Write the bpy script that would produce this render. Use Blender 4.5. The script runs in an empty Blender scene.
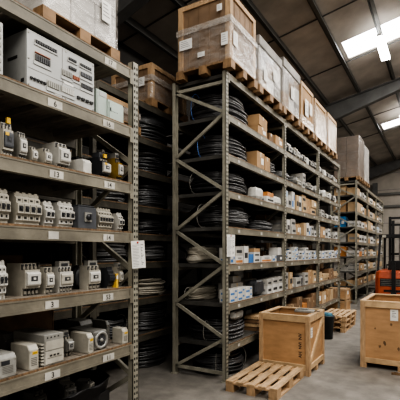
import bpy, bmesh, math, random
from mathutils import Vector, Matrix

random.seed(7)
SC = bpy.context.scene
COL = SC.collection
PI = math.pi

# ------------------------------------------------------------------ camera geometry (used to read sizes off the photo)
F = 406.0
A = math.radians(31.0)
CAMH = 1.6
HZ = 252.0

def yu(u, x):
    """distance along the aisle at which the plane X = x is met at picture column u"""
    return x / math.tan(math.atan((u - 200) / F) - A)

def dep(x, y):
    return -x * math.sin(A) + y * math.cos(A)

def zv(v, x, y):
    return CAMH + (HZ - v) * dep(x, y) / F

# ------------------------------------------------------------------ materials
MATS = {}

def mat(name, col, rough=0.6, metal=0.0, var=0.12, scale=6.0, bump=0.0, stretch=(1, 1, 1), emit=None, spec=0.5, dirt=0.0):
    m = bpy.data.materials.new(name)
    m.use_nodes = True
    nt = m.node_tree
    b = nt.nodes['Principled BSDF']
    b.inputs['Roughness'].default_value = rough
    b.inputs['Metallic'].default_value = metal
    b.inputs['Specular IOR Level'].default_value = spec
    tc = nt.nodes.new('ShaderNodeTexCoord')
    mp = nt.nodes.new('ShaderNodeMapping')
    mp.inputs['Scale'].default_value = stretch
    nt.links.new(tc.outputs['Object'], mp.inputs['Vector'])
    n = nt.nodes.new('ShaderNodeTexNoise')
    n.inputs['Scale'].default_value = scale
    n.inputs['Detail'].default_value = 5
    nt.links.new(mp.outputs['Vector'], n.inputs['Vector'])
    r = nt.nodes.new('ShaderNodeValToRGB')
    lo = [max(0, c * (1 - var * 1.6)) for c in col]
    hi = [min(1, c * (1 + var * 1.2)) for c in col]
    r.color_ramp.elements[0].position = 0.3
    r.color_ramp.elements[1].position = 0.7
    r.color_ramp.elements[0].color = (*lo, 1)
    r.color_ramp.elements[1].color = (*hi, 1)
    nt.links.new(n.outputs['Fac'], r.inputs['Fac'])
    out = r.outputs['Color']
    if dirt > 0:
        n2 = nt.nodes.new('ShaderNodeTexNoise')
        n2.inputs['Scale'].default_value = scale * 0.35
        n2.inputs['Detail'].default_value = 8
        n2.inputs['Roughness'].default_value = 0.7
        nt.links.new(tc.outputs['Object'], n2.inputs['Vector'])
        r2 = nt.nodes.new('ShaderNodeValToRGB')
        r2.color_ramp.elements[0].position = 0.42
        r2.color_ramp.elements[1].position = 0.62
        r2.color_ramp.elements[0].color = (1 - dirt, 1 - dirt, 1 - dirt, 1)
        r2.color_ramp.elements[1].color = (1, 1, 1, 1)
        nt.links.new(n2.outputs['Fac'], r2.inputs['Fac'])
        mx = nt.nodes.new('ShaderNodeMix')
        mx.data_type = 'RGBA'
        mx.blend_type = 'MULTIPLY'
        mx.inputs['Factor'].default_value = 1
        nt.links.new(out, mx.inputs['A'])
        nt.links.new(r2.outputs['Color'], mx.inputs['B'])
        out = mx.outputs['Result']
    nt.links.new(out, b.inputs['Base Color'])
    if bump > 0:
        bp = nt.nodes.new('ShaderNodeBump')
        bp.inputs['Strength'].default_value = bump
        bp.inputs['Distance'].default_value = 0.01
        nt.links.new(n.outputs['Fac'], bp.inputs['Height'])
        nt.links.new(bp.outputs['Normal'], b.inputs['Normal'])
    if emit:
        b.inputs['Emission Color'].default_value = (*emit[0], 1)
        b.inputs['Emission Strength'].default_value = emit[1]
    MATS[name] = m
    return m

mat('rack_paint', (0.31, 0.295, 0.24), 0.5, 0.0, 0.10, 9, 0.05, dirt=0.3)
mat('beam_paint', (0.225, 0.205, 0.16), 0.55, 0.0, 0.14, 7, 0.05, stretch=(1, .4, 1), dirt=0.35)
mat('rack_dark', (0.05, 0.048, 0.042), 0.6, 0.0, 0.2, 5, dirt=0.4)
mat('slot_dark', (0.012, 0.011, 0.01), 0.8)
mat('deck_steel', (0.11, 0.105, 0.095), 0.6, 0.2, 0.2, 5, dirt=0.35)
mat('deck_worn', (0.25, 0.215, 0.175), 0.75, 0, 0.2, 7, stretch=(1, 5, 1), dirt=0.35)
mat('deck_wood', (0.20, 0.125, 0.07), 0.8, 0, 0.3, 10, stretch=(1, 6, 1), dirt=0.35)
mat('pine', (0.46, 0.305, 0.175), 0.65, 0, 0.16, 6, 0.1, stretch=(6, 1.2, 1.2), dirt=0.18)
mat('pine_y', (0.50, 0.345, 0.20), 0.65, 0, 0.2, 6, 0.1, stretch=(6, 0.8, 6), dirt=0.2)
mat('pine_pale', (0.52, 0.36, 0.205), 0.65, 0, 0.16, 6, 0.1, stretch=(1.2, 6, 1.2), dirt=0.15)
mat('pallet_wood', (0.27, 0.165, 0.085), 0.7, 0, 0.2, 6, stretch=(4, 1, 2), dirt=0.25)
mat('plywood', (0.46, 0.27, 0.135), 0.55, 0, 0.09, 5, 0.05, stretch=(1, 1, 4), dirt=0.14)
mat('ply_inside', (0.25, 0.15, 0.07), 0.7, 0, 0.15, 5)
mat('old_wood', (0.19, 0.115, 0.06), 0.7, 0, 0.25, 6, stretch=(5, 1, 1), dirt=0.3)
mat('cardboard', (0.36, 0.225, 0.115), 0.8, 0, 0.08, 4, dirt=0.12)
mat('cardboard_light', (0.45, 0.32, 0.19), 0.8, 0, 0.08, 4, dirt=0.12)
mat('cardboard_dark', (0.20, 0.12, 0.065), 0.8, 0, 0.1, 4, dirt=0.2)
mat('load_brown', (0.25, 0.16, 0.095), 0.7, 0, 0.15, 5, dirt=0.25)
mat('load_grey', (0.29, 0.27, 0.245), 0.6, 0, 0.25, 3, dirt=0.4)
mat('grey_card', (0.40, 0.385, 0.355), 0.6, 0, 0.1, 4, dirt=0.2)
mat('load_dark', (0.185, 0.128, 0.09), 0.6, 0, 0.2, 3, dirt=0.3)
mat('pack_white', (0.58, 0.57, 0.54), 0.55, 0, 0.06, 4, dirt=0.15)
mat('load_white', (0.62, 0.60, 0.57), 0.5, 0, 0.15, 4, dirt=0.25)
mat('paper', (0.72, 0.71, 0.68), 0.7, 0, 0.03, 4)
mat('label_paper', (0.52, 0.50, 0.45), 0.7, 0, 0.08, 14, dirt=0.2)
mat('mustard', (0.36, 0.23, 0.05), 0.55, 0, 0.15, 12, dirt=0.3)
mat('print_grey', (0.22, 0.22, 0.22), 0.7)
mat('ink', (0.02, 0.02, 0.02), 0.7)
mat('tape', (0.40, 0.30, 0.17), 0.3)
mat('white_plastic', (0.60, 0.59, 0.55), 0.42, 0, 0.06, 8, dirt=0.2)
mat('cream_plastic', (0.50, 0.475, 0.41), 0.45, 0, 0.08, 8, dirt=0.25)
mat('grey_plastic', (0.33, 0.325, 0.30), 0.45, 0, 0.08, 8, dirt=0.25)
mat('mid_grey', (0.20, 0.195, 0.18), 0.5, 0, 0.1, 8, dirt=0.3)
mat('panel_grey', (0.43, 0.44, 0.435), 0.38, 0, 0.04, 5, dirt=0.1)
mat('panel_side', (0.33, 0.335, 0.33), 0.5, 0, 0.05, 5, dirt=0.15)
mat('mint_grey', (0.40, 0.47, 0.43), 0.4, 0, 0.05, 5, dirt=0.12)
mat('dark_plastic', (0.035, 0.037, 0.042), 0.4, 0, 0.2, 8)
mat('charcoal', (0.07, 0.075, 0.085), 0.45, 0, 0.15, 8)
mat('black_plastic', (0.012, 0.012, 0.013), 0.45, 0, 0.2, 6)
mat('screw_metal', (0.45, 0.43, 0.38), 0.35, 0.8, 0.1, 20)
mat('alloy', (0.42, 0.42, 0.40), 0.4, 0.5, 0.12, 10, dirt=0.25)
mat('yellow', (0.70, 0.44, 0.04), 0.5)
mat('red', (0.45, 0.05, 0.03), 0.5)
mat('rust_red', (0.30, 0.10, 0.05), 0.6)
mat('blue', (0.05, 0.16, 0.38), 0.5)
mat('blue_bin', (0.03, 0.19, 0.42), 0.45, 0, 0.1, 5, dirt=0.15)
mat('pale_blue', (0.35, 0.46, 0.58), 0.55, 0, 0.08, 6)
mat('orange_box', (0.48, 0.20, 0.06), 0.65, 0, 0.1, 6, dirt=0.15)
mat('cable_black', (0.040, 0.040, 0.042), 0.36, 0, 0.2, 10, spec=0.9)
mat('cable_grey', (0.12, 0.12, 0.12), 0.4, 0, 0.15, 10)
mat('cable_white', (0.40, 0.37, 0.31), 0.5, 0, 0.12, 10)
mat('tie_blue', (0.10, 0.22, 0.55), 0.4)
mat('tie_white', (0.30, 0.29, 0.26), 0.5)
mat('roof_sheet', (0.60, 0.55, 0.495), 0.7, 0, 0.13, 1.6, 0.25, dirt=0.15)
mat('purlin_steel', (0.10, 0.10, 0.095), 0.45, 0.3, 0.1, 5)
mat('purlin_light', (0.14, 0.14, 0.13), 0.4, 0.3, 0.1, 5)
mat('rafter_steel', (0.13, 0.13, 0.128), 0.5, 0.2, 0.12, 4)
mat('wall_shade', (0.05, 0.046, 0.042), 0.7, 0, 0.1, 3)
mat('rack_shaded', (0.085, 0.077, 0.06), 0.55, 0, 0.15, 9, dirt=0.4)  # rack paint darkened so the colour carries the shade between the racks
mat('wall_clad', (0.46, 0.42, 0.37), 0.6, 0, 0.06, 3, dirt=0.1)
mat('forklift_red', (0.42, 0.085, 0.035), 0.35, 0, 0.08, 4, dirt=0.15)
mat('forklift_black', (0.014, 0.014, 0.015), 0.4, 0.2, 0.2, 5)
mat('rubber', (0.012, 0.012, 0.012), 0.75)
mat('bin_grey', (0.03, 0.033, 0.036), 0.5)
mat('teal_rag', (0.06, 0.17, 0.23), 0.8, 0, 0.25, 12)
mat('skylight', (0.9, 0.92, 0.95), 0.5, emit=((0.96, 0.98, 1.0), 9.0))
mat('tube_glow', (0.95, 0.95, 0.95), 0.5, emit=((1.0, 0.97, 0.92), 16.0))
mat('lamp_case', (0.35, 0.35, 0.34), 0.4)

def floor_mat():
    m = mat('concrete', (0.215, 0.198, 0.176), 0.55, 0, 0.16, 5, 0.12, dirt=0.25)
    nt = m.node_tree
    # fine speckle in the roughness
    n = nt.nodes.new('ShaderNodeTexNoise')
    n.inputs['Scale'].default_value = 40
    tc = [x for x in nt.nodes if x.type == 'TEX_COORD'][0]
    nt.links.new(tc.outputs['Object'], n.inputs['Vector'])
    mr = nt.nodes.new('ShaderNodeMapRange')
    mr.inputs['To Min'].default_value = 0.45
    mr.inputs['To Max'].default_value = 0.75
    nt.links.new(n.outputs['Fac'], mr.inputs['Value'])
    nt.links.new(mr.outputs['Result'], nt.nodes['Principled BSDF'].inputs['Roughness'])
floor_mat()

def film_mat(name, lo, hi, tint, rough=0.22, bump=0.6):
    m = bpy.data.materials.new(name)
    m.use_nodes = True
    nt = m.node_tree
    for n in list(nt.nodes):
        nt.nodes.remove(n)
    out = nt.nodes.new('ShaderNodeOutputMaterial')
    tc = nt.nodes.new('ShaderNodeTexCoord')
    mp = nt.nodes.new('ShaderNodeMapping')
    mp.inputs['Scale'].default_value = (1.5, 1.5, 5)
    mp.inputs['Rotation'].default_value = (0.25, 0.2, 0)
    nt.links.new(tc.outputs['Object'], mp.inputs['Vector'])
    n = nt.nodes.new('ShaderNodeTexNoise')
    n.inputs['Scale'].default_value = 5
    n.inputs['Detail'].default_value = 6
    n.inputs['Distortion'].default_value = 0.6
    nt.links.new(mp.outputs['Vector'], n.inputs['Vector'])
    mr = nt.nodes.new('ShaderNodeMapRange')
    mr.inputs['From Min'].default_value = 0.35
    mr.inputs['From Max'].default_value = 0.7
    mr.inputs['To Min'].default_value = lo
    mr.inputs['To Max'].default_value = hi
    nt.links.new(n.outputs['Fac'], mr.inputs['Value'])
    bp = nt.nodes.new('ShaderNodeBump')
    bp.inputs['Strength'].default_value = bump
    bp.inputs['Distance'].default_value = 0.02
    nt.links.new(n.outputs['Fac'], bp.inputs['Height'])
    tr = nt.nodes.new('ShaderNodeBsdfTransparent')
    pb = nt.nodes.new('ShaderNodeBsdfPrincipled')
    pb.inputs['Base Color'].default_value = (*tint, 1)
    pb.inputs['Roughness'].default_value = rough
    pb.inputs['Specular IOR Level'].default_value = 1.0
    pb.inputs['Coat Weight'].default_value = 0.6
    pb.inputs['Coat Roughness'].default_value = 0.2
    nt.links.new(bp.outputs['Normal'], pb.inputs['Normal'])
    mx = nt.nodes.new('ShaderNodeMixShader')
    nt.links.new(mr.outputs['Result'], mx.inputs['Fac'])
    nt.links.new(tr.outputs['BSDF'], mx.inputs[1])
    nt.links.new(pb.outputs['BSDF'], mx.inputs[2])
    nt.links.new(mx.outputs['Shader'], out.inputs['Surface'])
    MATS[name] = m
film_mat('film_clear', 0.10, 0.42, (0.42, 0.395, 0.37), 0.15, 0.4)
film_mat('film_band', 0.2, 0.55, (0.52, 0.48, 0.44))
film_mat('film_white', 0.08, 0.52, (0.52, 0.50, 0.475), 0.14, 0.3)

# ------------------------------------------------------------------ mesh builder
class MB:
    def __init__(self):
        self.v = []; self.f = []; self.m = []; self.mats = []; self.smooth = []
    def mi(self, name):
        if name not in self.mats:
            self.mats.append(name)
        return self.mats.index(name)
    def add(self, vs, fs, mname, smooth=False):
        o = len(self.v); k = self.mi(mname)
        self.v += [tuple(p) for p in vs]
        for f in fs:
            self.f.append(tuple(i + o for i in f)); self.m.append(k); self.smooth.append(smooth)
        return self
    def box(self, x0, x1, y0, y1, z0, z1, mname, M=None):
        vs = [(x0, y0, z0), (x1, y0, z0), (x1, y1, z0), (x0, y1, z0), (x0, y0, z1), (x1, y0, z1), (x1, y1, z1), (x0, y1, z1)]
        if M is not None:
            vs = [M @ Vector(p) for p in vs]
        return self.add(vs, [(3, 2, 1, 0), (4, 5, 6, 7), (0, 1, 5, 4), (1, 2, 6, 5), (2, 3, 7, 6), (3, 0, 4, 7)], mname)
    def bar(self, p0, p1, w, t, mname, up=(0, 0, 1)):
        """rectangular bar from p0 to p1, w across, t thick"""
        p0 = Vector(p0); p1 = Vector(p1); d = (p1 - p0).normalized()
        up = Vector(up)
        if abs(d.dot(up)) > 0.98:
            up = Vector((0, 1, 0))
        s = d.cross(up).normalized(); n = s.cross(d).normalized()
        vs = []
        for p in (p0, p1):
            for a, b in ((-1, -1), (1, -1), (1, 1), (-1, 1)):
                vs.append(p + s * a * w / 2 + n * b * t / 2)
        return self.add(vs, [(3, 2, 1, 0), (4, 5, 6, 7), (0, 1, 5, 4), (1, 2, 6, 5), (2, 3, 7, 6), (3, 0, 4, 7)], mname)
    def prism_y(self, prof, y0, y1, mname):
        """profile of (x, z) points, extruded along y"""
        n = len(prof)
        vs = [(x, y0, z) for x, z in prof] + [(x, y1, z) for x, z in prof]
        fs = [tuple(range(n)), tuple(range(2 * n - 1, n - 1, -1))]
        for i in range(n):
            j = (i + 1) % n
            fs.append((j, i, i + n, j + n))
        return self.add(vs, fs, mname)
    def tube(self, pts, r, n, mname, closed=False):
        pts = [Vector(p) for p in pts]; N = len(pts); vs = []; fs = []
        for i, p in enumerate(pts):
            if closed:
                d = pts[(i + 1) % N] - pts[i - 1]
            else:
                d = pts[min(i + 1, N - 1)] - pts[max(i - 1, 0)]
            if d.length < 1e-9:
                d = Vector((0, 0, 1))
            d.normalize()
            up = Vector((0, 0, 1)) if abs(d.z) < 0.9 else Vector((1, 0, 0))
            s = d.cross(up).normalized(); q = s.cross(d).normalized()
            for k in range(n):
                a = 2 * PI * k / n
                vs.append(p + s * math.cos(a) * r + q * math.sin(a) * r)
        for i in range(N if closed else N - 1):
            j = (i + 1) % N
            for k in range(n):
                l = (k + 1) % n
                fs.append((i * n + k, i * n + l, j * n + l, j * n + k))
        if not closed:
            fs.append(tuple(range(n - 1, -1, -1))); fs.append(tuple((N - 1) * n + k for k in range(n)))
        return self.add(vs, fs, mname, True)
    def lathe(self, prof, n, mname, c=(0, 0, 0), axis='z', smooth=True):
        vs = []; fs = []
        for r, h in prof:
            for k in range(n):
                a = 2 * PI * k / n
                if axis == 'z':
                    vs.append((c[0] + r * math.cos(a), c[1] + r * math.sin(a), c[2] + h))
                elif axis == 'x':
                    vs.append((c[0] + h, c[1] + r * math.cos(a), c[2] + r * math.sin(a)))
                else:
                    vs.append((c[0] + r * math.sin(a), c[1] + h, c[2] + r * math.cos(a)))
        for i in range(len(prof) - 1):
            for k in range(n):
                l = (k + 1) % n
                fs.append((i * n + k, i * n + l, (i + 1) * n + l, (i + 1) * n + k))
        return self.add(vs, fs, mname, smooth)
    def text(self, s, size, org, xd, yd, mname, center=True):
        vs, fs = text_geo(s)
        if not vs:
            return self
        xs = [p[0] for p in vs]; ys = [p[1] for p in vs]
        cx = (min(xs) + max(xs)) / 2 if center else 0; cy = (min(ys) + max(ys)) / 2 if center else 0
        org = Vector(org); xd = Vector(xd); yd = Vector(yd)
        return self.add([org + xd * (p[0] - cx) * size + yd * (p[1] - cy) * size for p in vs], fs, mname)
    def build(self, name, parent=None, loc=(0, 0, 0), rotz=0.0, bevel=0.0):
        me = bpy.data.meshes.new(name)
        me.from_pydata(self.v, [], self.f)
        for mn in self.mats:
            me.materials.append(MATS[mn])
        me.polygons.foreach_set('material_index', self.m)
        me.polygons.foreach_set('use_smooth', self.smooth)
        me.update()
        if bevel > 0:
            bm = bmesh.new(); bm.from_mesh(me)
            es = [e for e in bm.edges if len(e.link_faces) == 2 and e.calc_face_angle(0) > 0.6]
            bmesh.ops.bevel(bm, geom=es, offset=bevel, segments=1, affect='EDGES', clamp_overlap=True)
            bm.to_mesh(me); bm.free()
        ob = bpy.data.objects.new(name, me)
        COL.objects.link(ob)
        ob.location = loc; ob.rotation_euler = (0, 0, rotz)
        if parent is not None:
            ob.parent = parent
        return ob

TXT = {}
def text_geo(s):
    if s in TXT:
        return TXT[s]
    cu = bpy.data.curves.new('t', 'FONT'); cu.body = s; cu.size = 1.0; cu.offset = 0.02
    ob = bpy.data.objects.new('t', cu); COL.objects.link(ob)
    dg = bpy.context.evaluated_depsgraph_get()
    me = bpy.data.meshes.new_from_object(ob.evaluated_get(dg))
    g = ([tuple(v.co) for v in me.vertices], [tuple(p.vertices) for p in me.polygons])
    bpy.data.objects.remove(ob); bpy.data.curves.remove(cu); bpy.data.meshes.remove(me)
    TXT[s] = g
    return g

# ------------------------------------------------------------------ scene tagging
def tag(o, label, cat, group=None, kind=None):
    o['label'] = label; o['category'] = cat
    if group: o['group'] = group
    if kind: o['kind'] = kind
    return o

def thing(name, label, cat, loc=(0, 0, 0), rotz=0.0, group=None):
    o = bpy.data.objects.new(name, None); COL.objects.link(o)
    o.empty_display_size = 0.1
    o.location = loc; o.rotation_euler = (0, 0, rotz)
    return tag(o, label, cat, group)

def struct(mb, name):
    o = mb.build(name); o['kind'] = 'structure'; return o

def dup(root, loc, rotz=0.0, label=None, group=None, scale=None):
    r = root.copy(); COL.objects.link(r)
    r.location = loc; r.rotation_euler = (0, 0, rotz)
    if scale: r.scale = scale
    if label: r['label'] = label
    if group: r['group'] = group
    for ch in list(root.children):
        c = ch.copy(); COL.objects.link(c); c.parent = r
        for g in list(ch.children):
            d = g.copy(); COL.objects.link(d); d.parent = c
    return r

ORD = ['first', 'second', 'third', 'fourth', 'fifth', 'sixth', 'seventh', 'eighth', 'ninth', 'tenth', 'eleventh', 'twelfth', 'thirteenth', 'fourteenth', 'fifteenth', 'sixteenth', 'seventeenth', 'eighteenth', 'nineteenth', 'twentieth']

# ------------------------------------------------------------------ building shell
YG = 24.0                      # far gable
def roof(x):
    return 6.95 + 0.196 * x
XL = -5.6                      # left wall
RIDGE = 6.0

def shell():
    m = MB(); m.box(XL - 0.2, 14, -8, YG + 0.2, -0.15, 0, 'concrete'); struct(m, 'floor')
    # roof: two slopes with openings left for the rooflights
    m = MB()
    ys = [-8, 2.6, 3.6, 9.95, 10.85, 17.1, 17.9, YG + 0.2]
    t = 0.08
    def slab(x0, x1, y0, y1, f):
        vs = [(x0, y0, f(x0)), (x1, y0, f(x1)), (x1, y1, f(x1)), (x0, y1, f(x0))]
        vs += [(x, y, z + t) for x, y, z in vs]
        m.add(vs, [(3, 2, 1, 0), (4, 5, 6, 7), (0, 1, 5, 4), (1, 2, 6, 5), (2, 3, 7, 6), (3, 0, 4, 7)], 'roof_sheet')
    SX0, SX1 = -2.08, 3.2
    slab(XL - 0.3, SX0, -8, YG + 0.2, roof)
    slab(SX1, RIDGE, -8, YG + 0.2, roof)
    for a, b in ((0, 1), (2, 3), (4, 5), (6, 7)):
        slab(SX0, SX1, ys[a], ys[b], roof)
    other = lambda x: roof(2 * RIDGE - x)
    slab(RIDGE, 14, -8, YG + 0.2, other)
    ceil = struct(m, 'ceiling')
    for k, (a, b) in enumerate(((1, 2), (3, 4), (5, 6))):
        w = MB(); y0, y1 = ys[a], ys[b]
        vs = [(SX0, y0, roof(SX0) + .03), (SX1, y0, roof(SX1) + .03), (SX1, y1, roof(SX1) + .03), (SX0, y1, roof(SX0) + .03)]
        vs += [(x, y, z + .02) for x, y, z in vs]
        w.add(vs, [(3, 2, 1, 0), (4, 5, 6, 7), (0, 1, 5, 4), (1, 2, 6, 5), (2, 3, 7, 6), (3, 0, 4, 7)], 'skylight')
        struct(w, 'window_%d' % (k + 1))
    # purlins run along the aisle, each a web with a light lower flange
    x = -5.0
    while x < 5.5:
        p = MB(); z = roof(x)
        p.box(x - .012, x + .012, -8, YG, z - .17, z - 0.002, 'purlin_steel')
        p.box(x - .012, x + .06, -8, YG, z - .185, z - .17, 'purlin_light')
        p.box(x - .075, x - .05, -8, YG, z - .10, z - 0.015, 'purlin_steel')
        p.build('purlin', ceil)
        x += 0.94
    # sheet joints / rods across the purlins
    for y in (6.2, 8.55, 10.93, 15.7, 18.0):
        p = MB(); p.bar((XL, y, roof(XL) - .03), (RIDGE, y, roof(RIDGE) - .03), .022, .02, 'purlin_steel')
        p.build('sag_rod', ceil)
    # portal rafters with haunch at the eaves
    for y in (-3.3, 4.75, 12.9, 23.3):
        p = MB()
        xs = [XL, -3.0, -1.0, RIDGE]; d = [.85, 0.52, 0.30, 0.30]
        for i in range(3):
            xa, xb = xs[i], xs[i + 1]
            za, zb = roof(xa) - .19, roof(xb) - .19
            for yy, hw in ((y, .012), ):
                vs = []
                for (X, Z, D) in ((xa, za, d[i]), (xb, zb, d[i + 1])):
                    vs += [(X, yy - hw, Z), (X, yy + hw, Z), (X, yy + hw, Z - D), (X, yy - hw, Z - D)]
                p.add(vs, [(0, 1, 2, 3), (7, 6, 5, 4), (0, 4, 5, 1), (1, 5, 6, 2), (2, 6, 7, 3), (3, 7, 4, 0)], 'rafter_steel')
            p.bar((xa, y, za), (xb, y, zb), .2, .03, 'rafter_steel')
            p.bar((xa, y, za - d[i]), (xb, y, zb - d[i + 1]), .2, .03, 'rafter_steel')
        p.box(XL + .02, XL + .32, y - .1, y + .1, 0, roof(XL) - .3, 'rafter_steel')
        p.build('rafter', ceil)
    # left wall, cladding ribs in the mesh
    m = MB()
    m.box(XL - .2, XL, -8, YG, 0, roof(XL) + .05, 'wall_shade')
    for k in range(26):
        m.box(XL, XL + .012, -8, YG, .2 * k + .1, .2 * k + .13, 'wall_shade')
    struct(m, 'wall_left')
    m = MB()
    n = [(XL, 0), (14, 0), (14, roof(2 * RIDGE - 14)), (RIDGE, roof(RIDGE)), (XL, roof(XL))]
    vs = [(x, YG, z) for x, z in n] + [(x, YG + .15, z) for x, z in n]
    m.add(vs, [(0, 1, 2, 3, 4), (9, 8, 7, 6, 5)], 'wall_clad')
    for k in range(8):        # sheet joints
        m.box(XL, 10, YG - .008, YG, .9 * k + .44, .9 * k + .47, 'print_grey')
    wl = struct(m, 'wall_far')
    for z in (4.05, 4.72):
        g = MB(); g.box(XL, 10, YG - .16, YG - .02, z - .06, z + .06, 'purlin_light'); g.build('girt', wl)
    for x in (-3.2, 1.5):
        g = MB(); g.box(x - .12, x + .12, YG - .34, YG - .17, 0, roof(x) - 1.0, 'rafter_steel'); g.build('wall_post', wl)
shell()

# ------------------------------------------------------------------ racks
def rack(name, label, XF, XB, YS, levels, top, braces=True, slots=True, heavy=1.0, labels=None, deck='deck_steel', edge=True, paint='rack_paint', lw=.86, lh=(.86, .1)):
    """boltless pallet racking: posts, braces, beams, decks, shelf labels. XF aisle face, XB rear face."""
    r = thing(name, label, 'rack', (XF, YS[0], 0))
    ox, oy = XF, YS[0]
    pw, pd = 0.07 * heavy, 0.05 * heavy
    for iy, Y in enumerate(YS):
        last = iy == len(YS) - 1
        yy0 = Y - oy
        for front in (True, False):
            m = MB()
            x1 = 0.0 if front else XB - XF + pd
            x0 = x1 - pd
            # C-shaped channel: web towards the aisle or the wall, two side walls
            t = 0.006
            if front:
                m.box(x1 - t, x1, yy0, yy0 + pw, 0, top, paint)
            else:
                m.box(x0, x0 + t, yy0, yy0 + pw, 0, top, paint)
            m.box(x0, x1, yy0, yy0 + t, 0.001, top - .001, paint)
            m.box(x0, x1, yy0 + pw - t, yy0 + pw, 0.001, top - .001, paint)
            if slots and front:
                z = 0.12
                while z < top - .04:
                    m.box(x1 - .002, x1 + .0008, yy0 + pw * .2, yy0 + pw * .42, z, z + .022, 'slot_dark')
                    m.box(x1 - .002, x1 + .0008, yy0 + pw * .6, yy0 + pw * .82, z, z + .022, 'slot_dark')
                    z += .05
            m.box(x0 - .02, x1 + .02 * (1 if not front else 0.3), yy0 - .015, yy0 + pw + .015, 0, .008, paint)
            m.build('post', r)
        if braces:
            zs = [(.10, .10), (.10, .53), (.93, .53), (.93, 1.44), (1.88, 1.44), (1.88, 2.36), (2.83, 2.36), (2.83, 3.32), (3.70, 3.32), (3.70, 3.70)]
            for a, b in zs:
                if max(a, b) > top:
                    continue
                m = MB()
                m.bar((XB - XF + pd * .6, yy0 + pw * .5, a), (-pd * .6, yy0 + pw * .5, b), .03, .04, paint)
                m.build('brace', r)
    for ib in range(len(YS) - 1):
        y0 = YS[ib] - oy + pw; y1 = YS[ib + 1] - oy
        for il, Z in enumerate(levels):
            if Z + .02 > top + .2:
                continue
            bh = .078 * heavy
            for front in (True, False):
                m = MB()
                if front:
                    xa, xb = -.05, -.004
                else:
                    xa, xb = XB - XF + .004, XB - XF + .05
                m.box(xa, xb, y0, y1, Z - bh, Z, paint if paint != 'rack_paint' else 'beam_paint')
                # rolled ledge along the beam and end connector plates
                if front:
                    m.box(xb, xb + .004, y0, y1, Z - bh, Z - bh * .72, paint if paint != 'rack_paint' else 'beam_paint')
                    m.box(xb, xb + .003, y0, y1, Z - bh * .12, Z, paint if paint != 'rack_paint' else 'beam_paint')
                    for ya, yb in ((y0 - .004, y0 + .035), (y1 - .035, y1 + .004)):
                        m.box(xb, xb + .006, ya, yb, Z - bh * 1.5, Z - .001, paint if paint != 'rack_paint' else 'beam_paint')
                b = m.build('beam', r)
                if front and labels:
                    for (yl, s, wl) in labels.get((ib, il), []):
                        q = MB(); yl = yl - oy
                        q.box(xb + .0045, xb + .0065, yl - wl / 2, yl + wl / 2, Z - bh * lh[0], Z - bh * lh[1], 'label_paper')
                        if s:
                            q.text(s, bh * .62, (xb + .0075, yl, Z - bh * (lh[0] + lh[1]) / 2), (0, 1, 0), (0, 0, 1), 'ink')
                        q.build('shelf_label', b)
            # deck of planks laid front to back
            m = MB()
            n = max(3, int((y1 - y0) / .24)); step = (y1 - y0) / n
            for k in range(n):
                m.box(XB - XF + .008, -.02, y0 + k * step + .006, y0 + (k + 1) * step - .006, Z + .0005, Z + .012, deck)
                m.box(XB - XF + .06, -.06, y0 + k * step + .006, y0 + k * step + .03, Z - .035, Z + .0005, deck)
            if edge:
                m.box(-.0195, -.012, y0, y1, Z + .0005, Z + .0145, 'deck_wood')
            m.build('shelf_deck', r)
    return r

DK = 0.0125     # deck thickness above beam

# ---- near rack on the left
LX, LB = -2.28, -3.03
LL = [0.813, 1.292, 1.762, 2.18, 2.66, 3.156]
def lab(u, x=LX):
    return yu(u, x)
LLAB = {
    (0, 5): [(lab(110.5), '17', .13)],
    (0, 4): [(lab(55), '6', .12), (lab(108.5), '16', .12)],
    (0, 3): [(lab(56.5), '13', .115), (lab(109.5), '14', .115)],
    (0, 2): [(lab(53.5), '', .085), (lab(108.5), '14', .115)],
    (0, 1): [(lab(52), '3', .11), (lab(108), '53', .115)],
    (0, 0): [(lab(52.5), '3', .125), (lab(108.5), '11', .125)],
}
rack('pallet_rack', 'grey-beige steel rack nearest the camera, filling the left edge with electrical gear', LX, LB, [0.45, 2.68], LL, 3.23, labels=LLAB, heavy=1.08, lh=(.88, .26), deck='deck_worn')

# ---- tall rack in the middle
MX, MBK = -2.28, -3.08
MY = [4.41, 6.55, 8.68, 10.70]
ML = [0.435, 0.945, 1.436, 1.905, 2.35, 2.81, 3.303, 3.816]
MLAB = {}
random.seed(3)
for ib in range(3):
    for il in range(8):
        y0, y1 = MY[ib] + .1, MY[ib + 1]
        MLAB[(ib, il)] = [(y0 + (y1 - y0) * f, '', .06) for f in ((.13, .5, .83) if il < 7 else (.42, ))]
rack('pallet_rack', 'tall beige steel rack in the middle, cable coils showing through its braced end frame', MX, MBK, MY, ML, 3.826, labels=MLAB, lh=(.72, .25))

# ---- far rack
FY = [13.1, 15.2, 17.3, 19.4]
FL = [0.53, 0.99, 1.45, 1.9, 2.375, 2.84, 3.36, 3.80]
rack('pallet_rack', 'far steel rack beyond the middle rack, beside the orange forklift', MX, MBK, FY, FL, 3.81, slots=False)

# ---- second row behind, back to back with the first
BX, BB = -3.40, -4.15
BY = [1.10, 3.30, 5.65, 7.85]
BL = [0.50, 0.98, 1.46, 1.83, 2.20, 2.67, 3.11, 3.58]
rack('pallet_rack', 'rear rack full of black cable coils, in the dark gap between two front racks', BX, BB, BY, BL, 3.59, slots=False, paint='rack_shaded')

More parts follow.
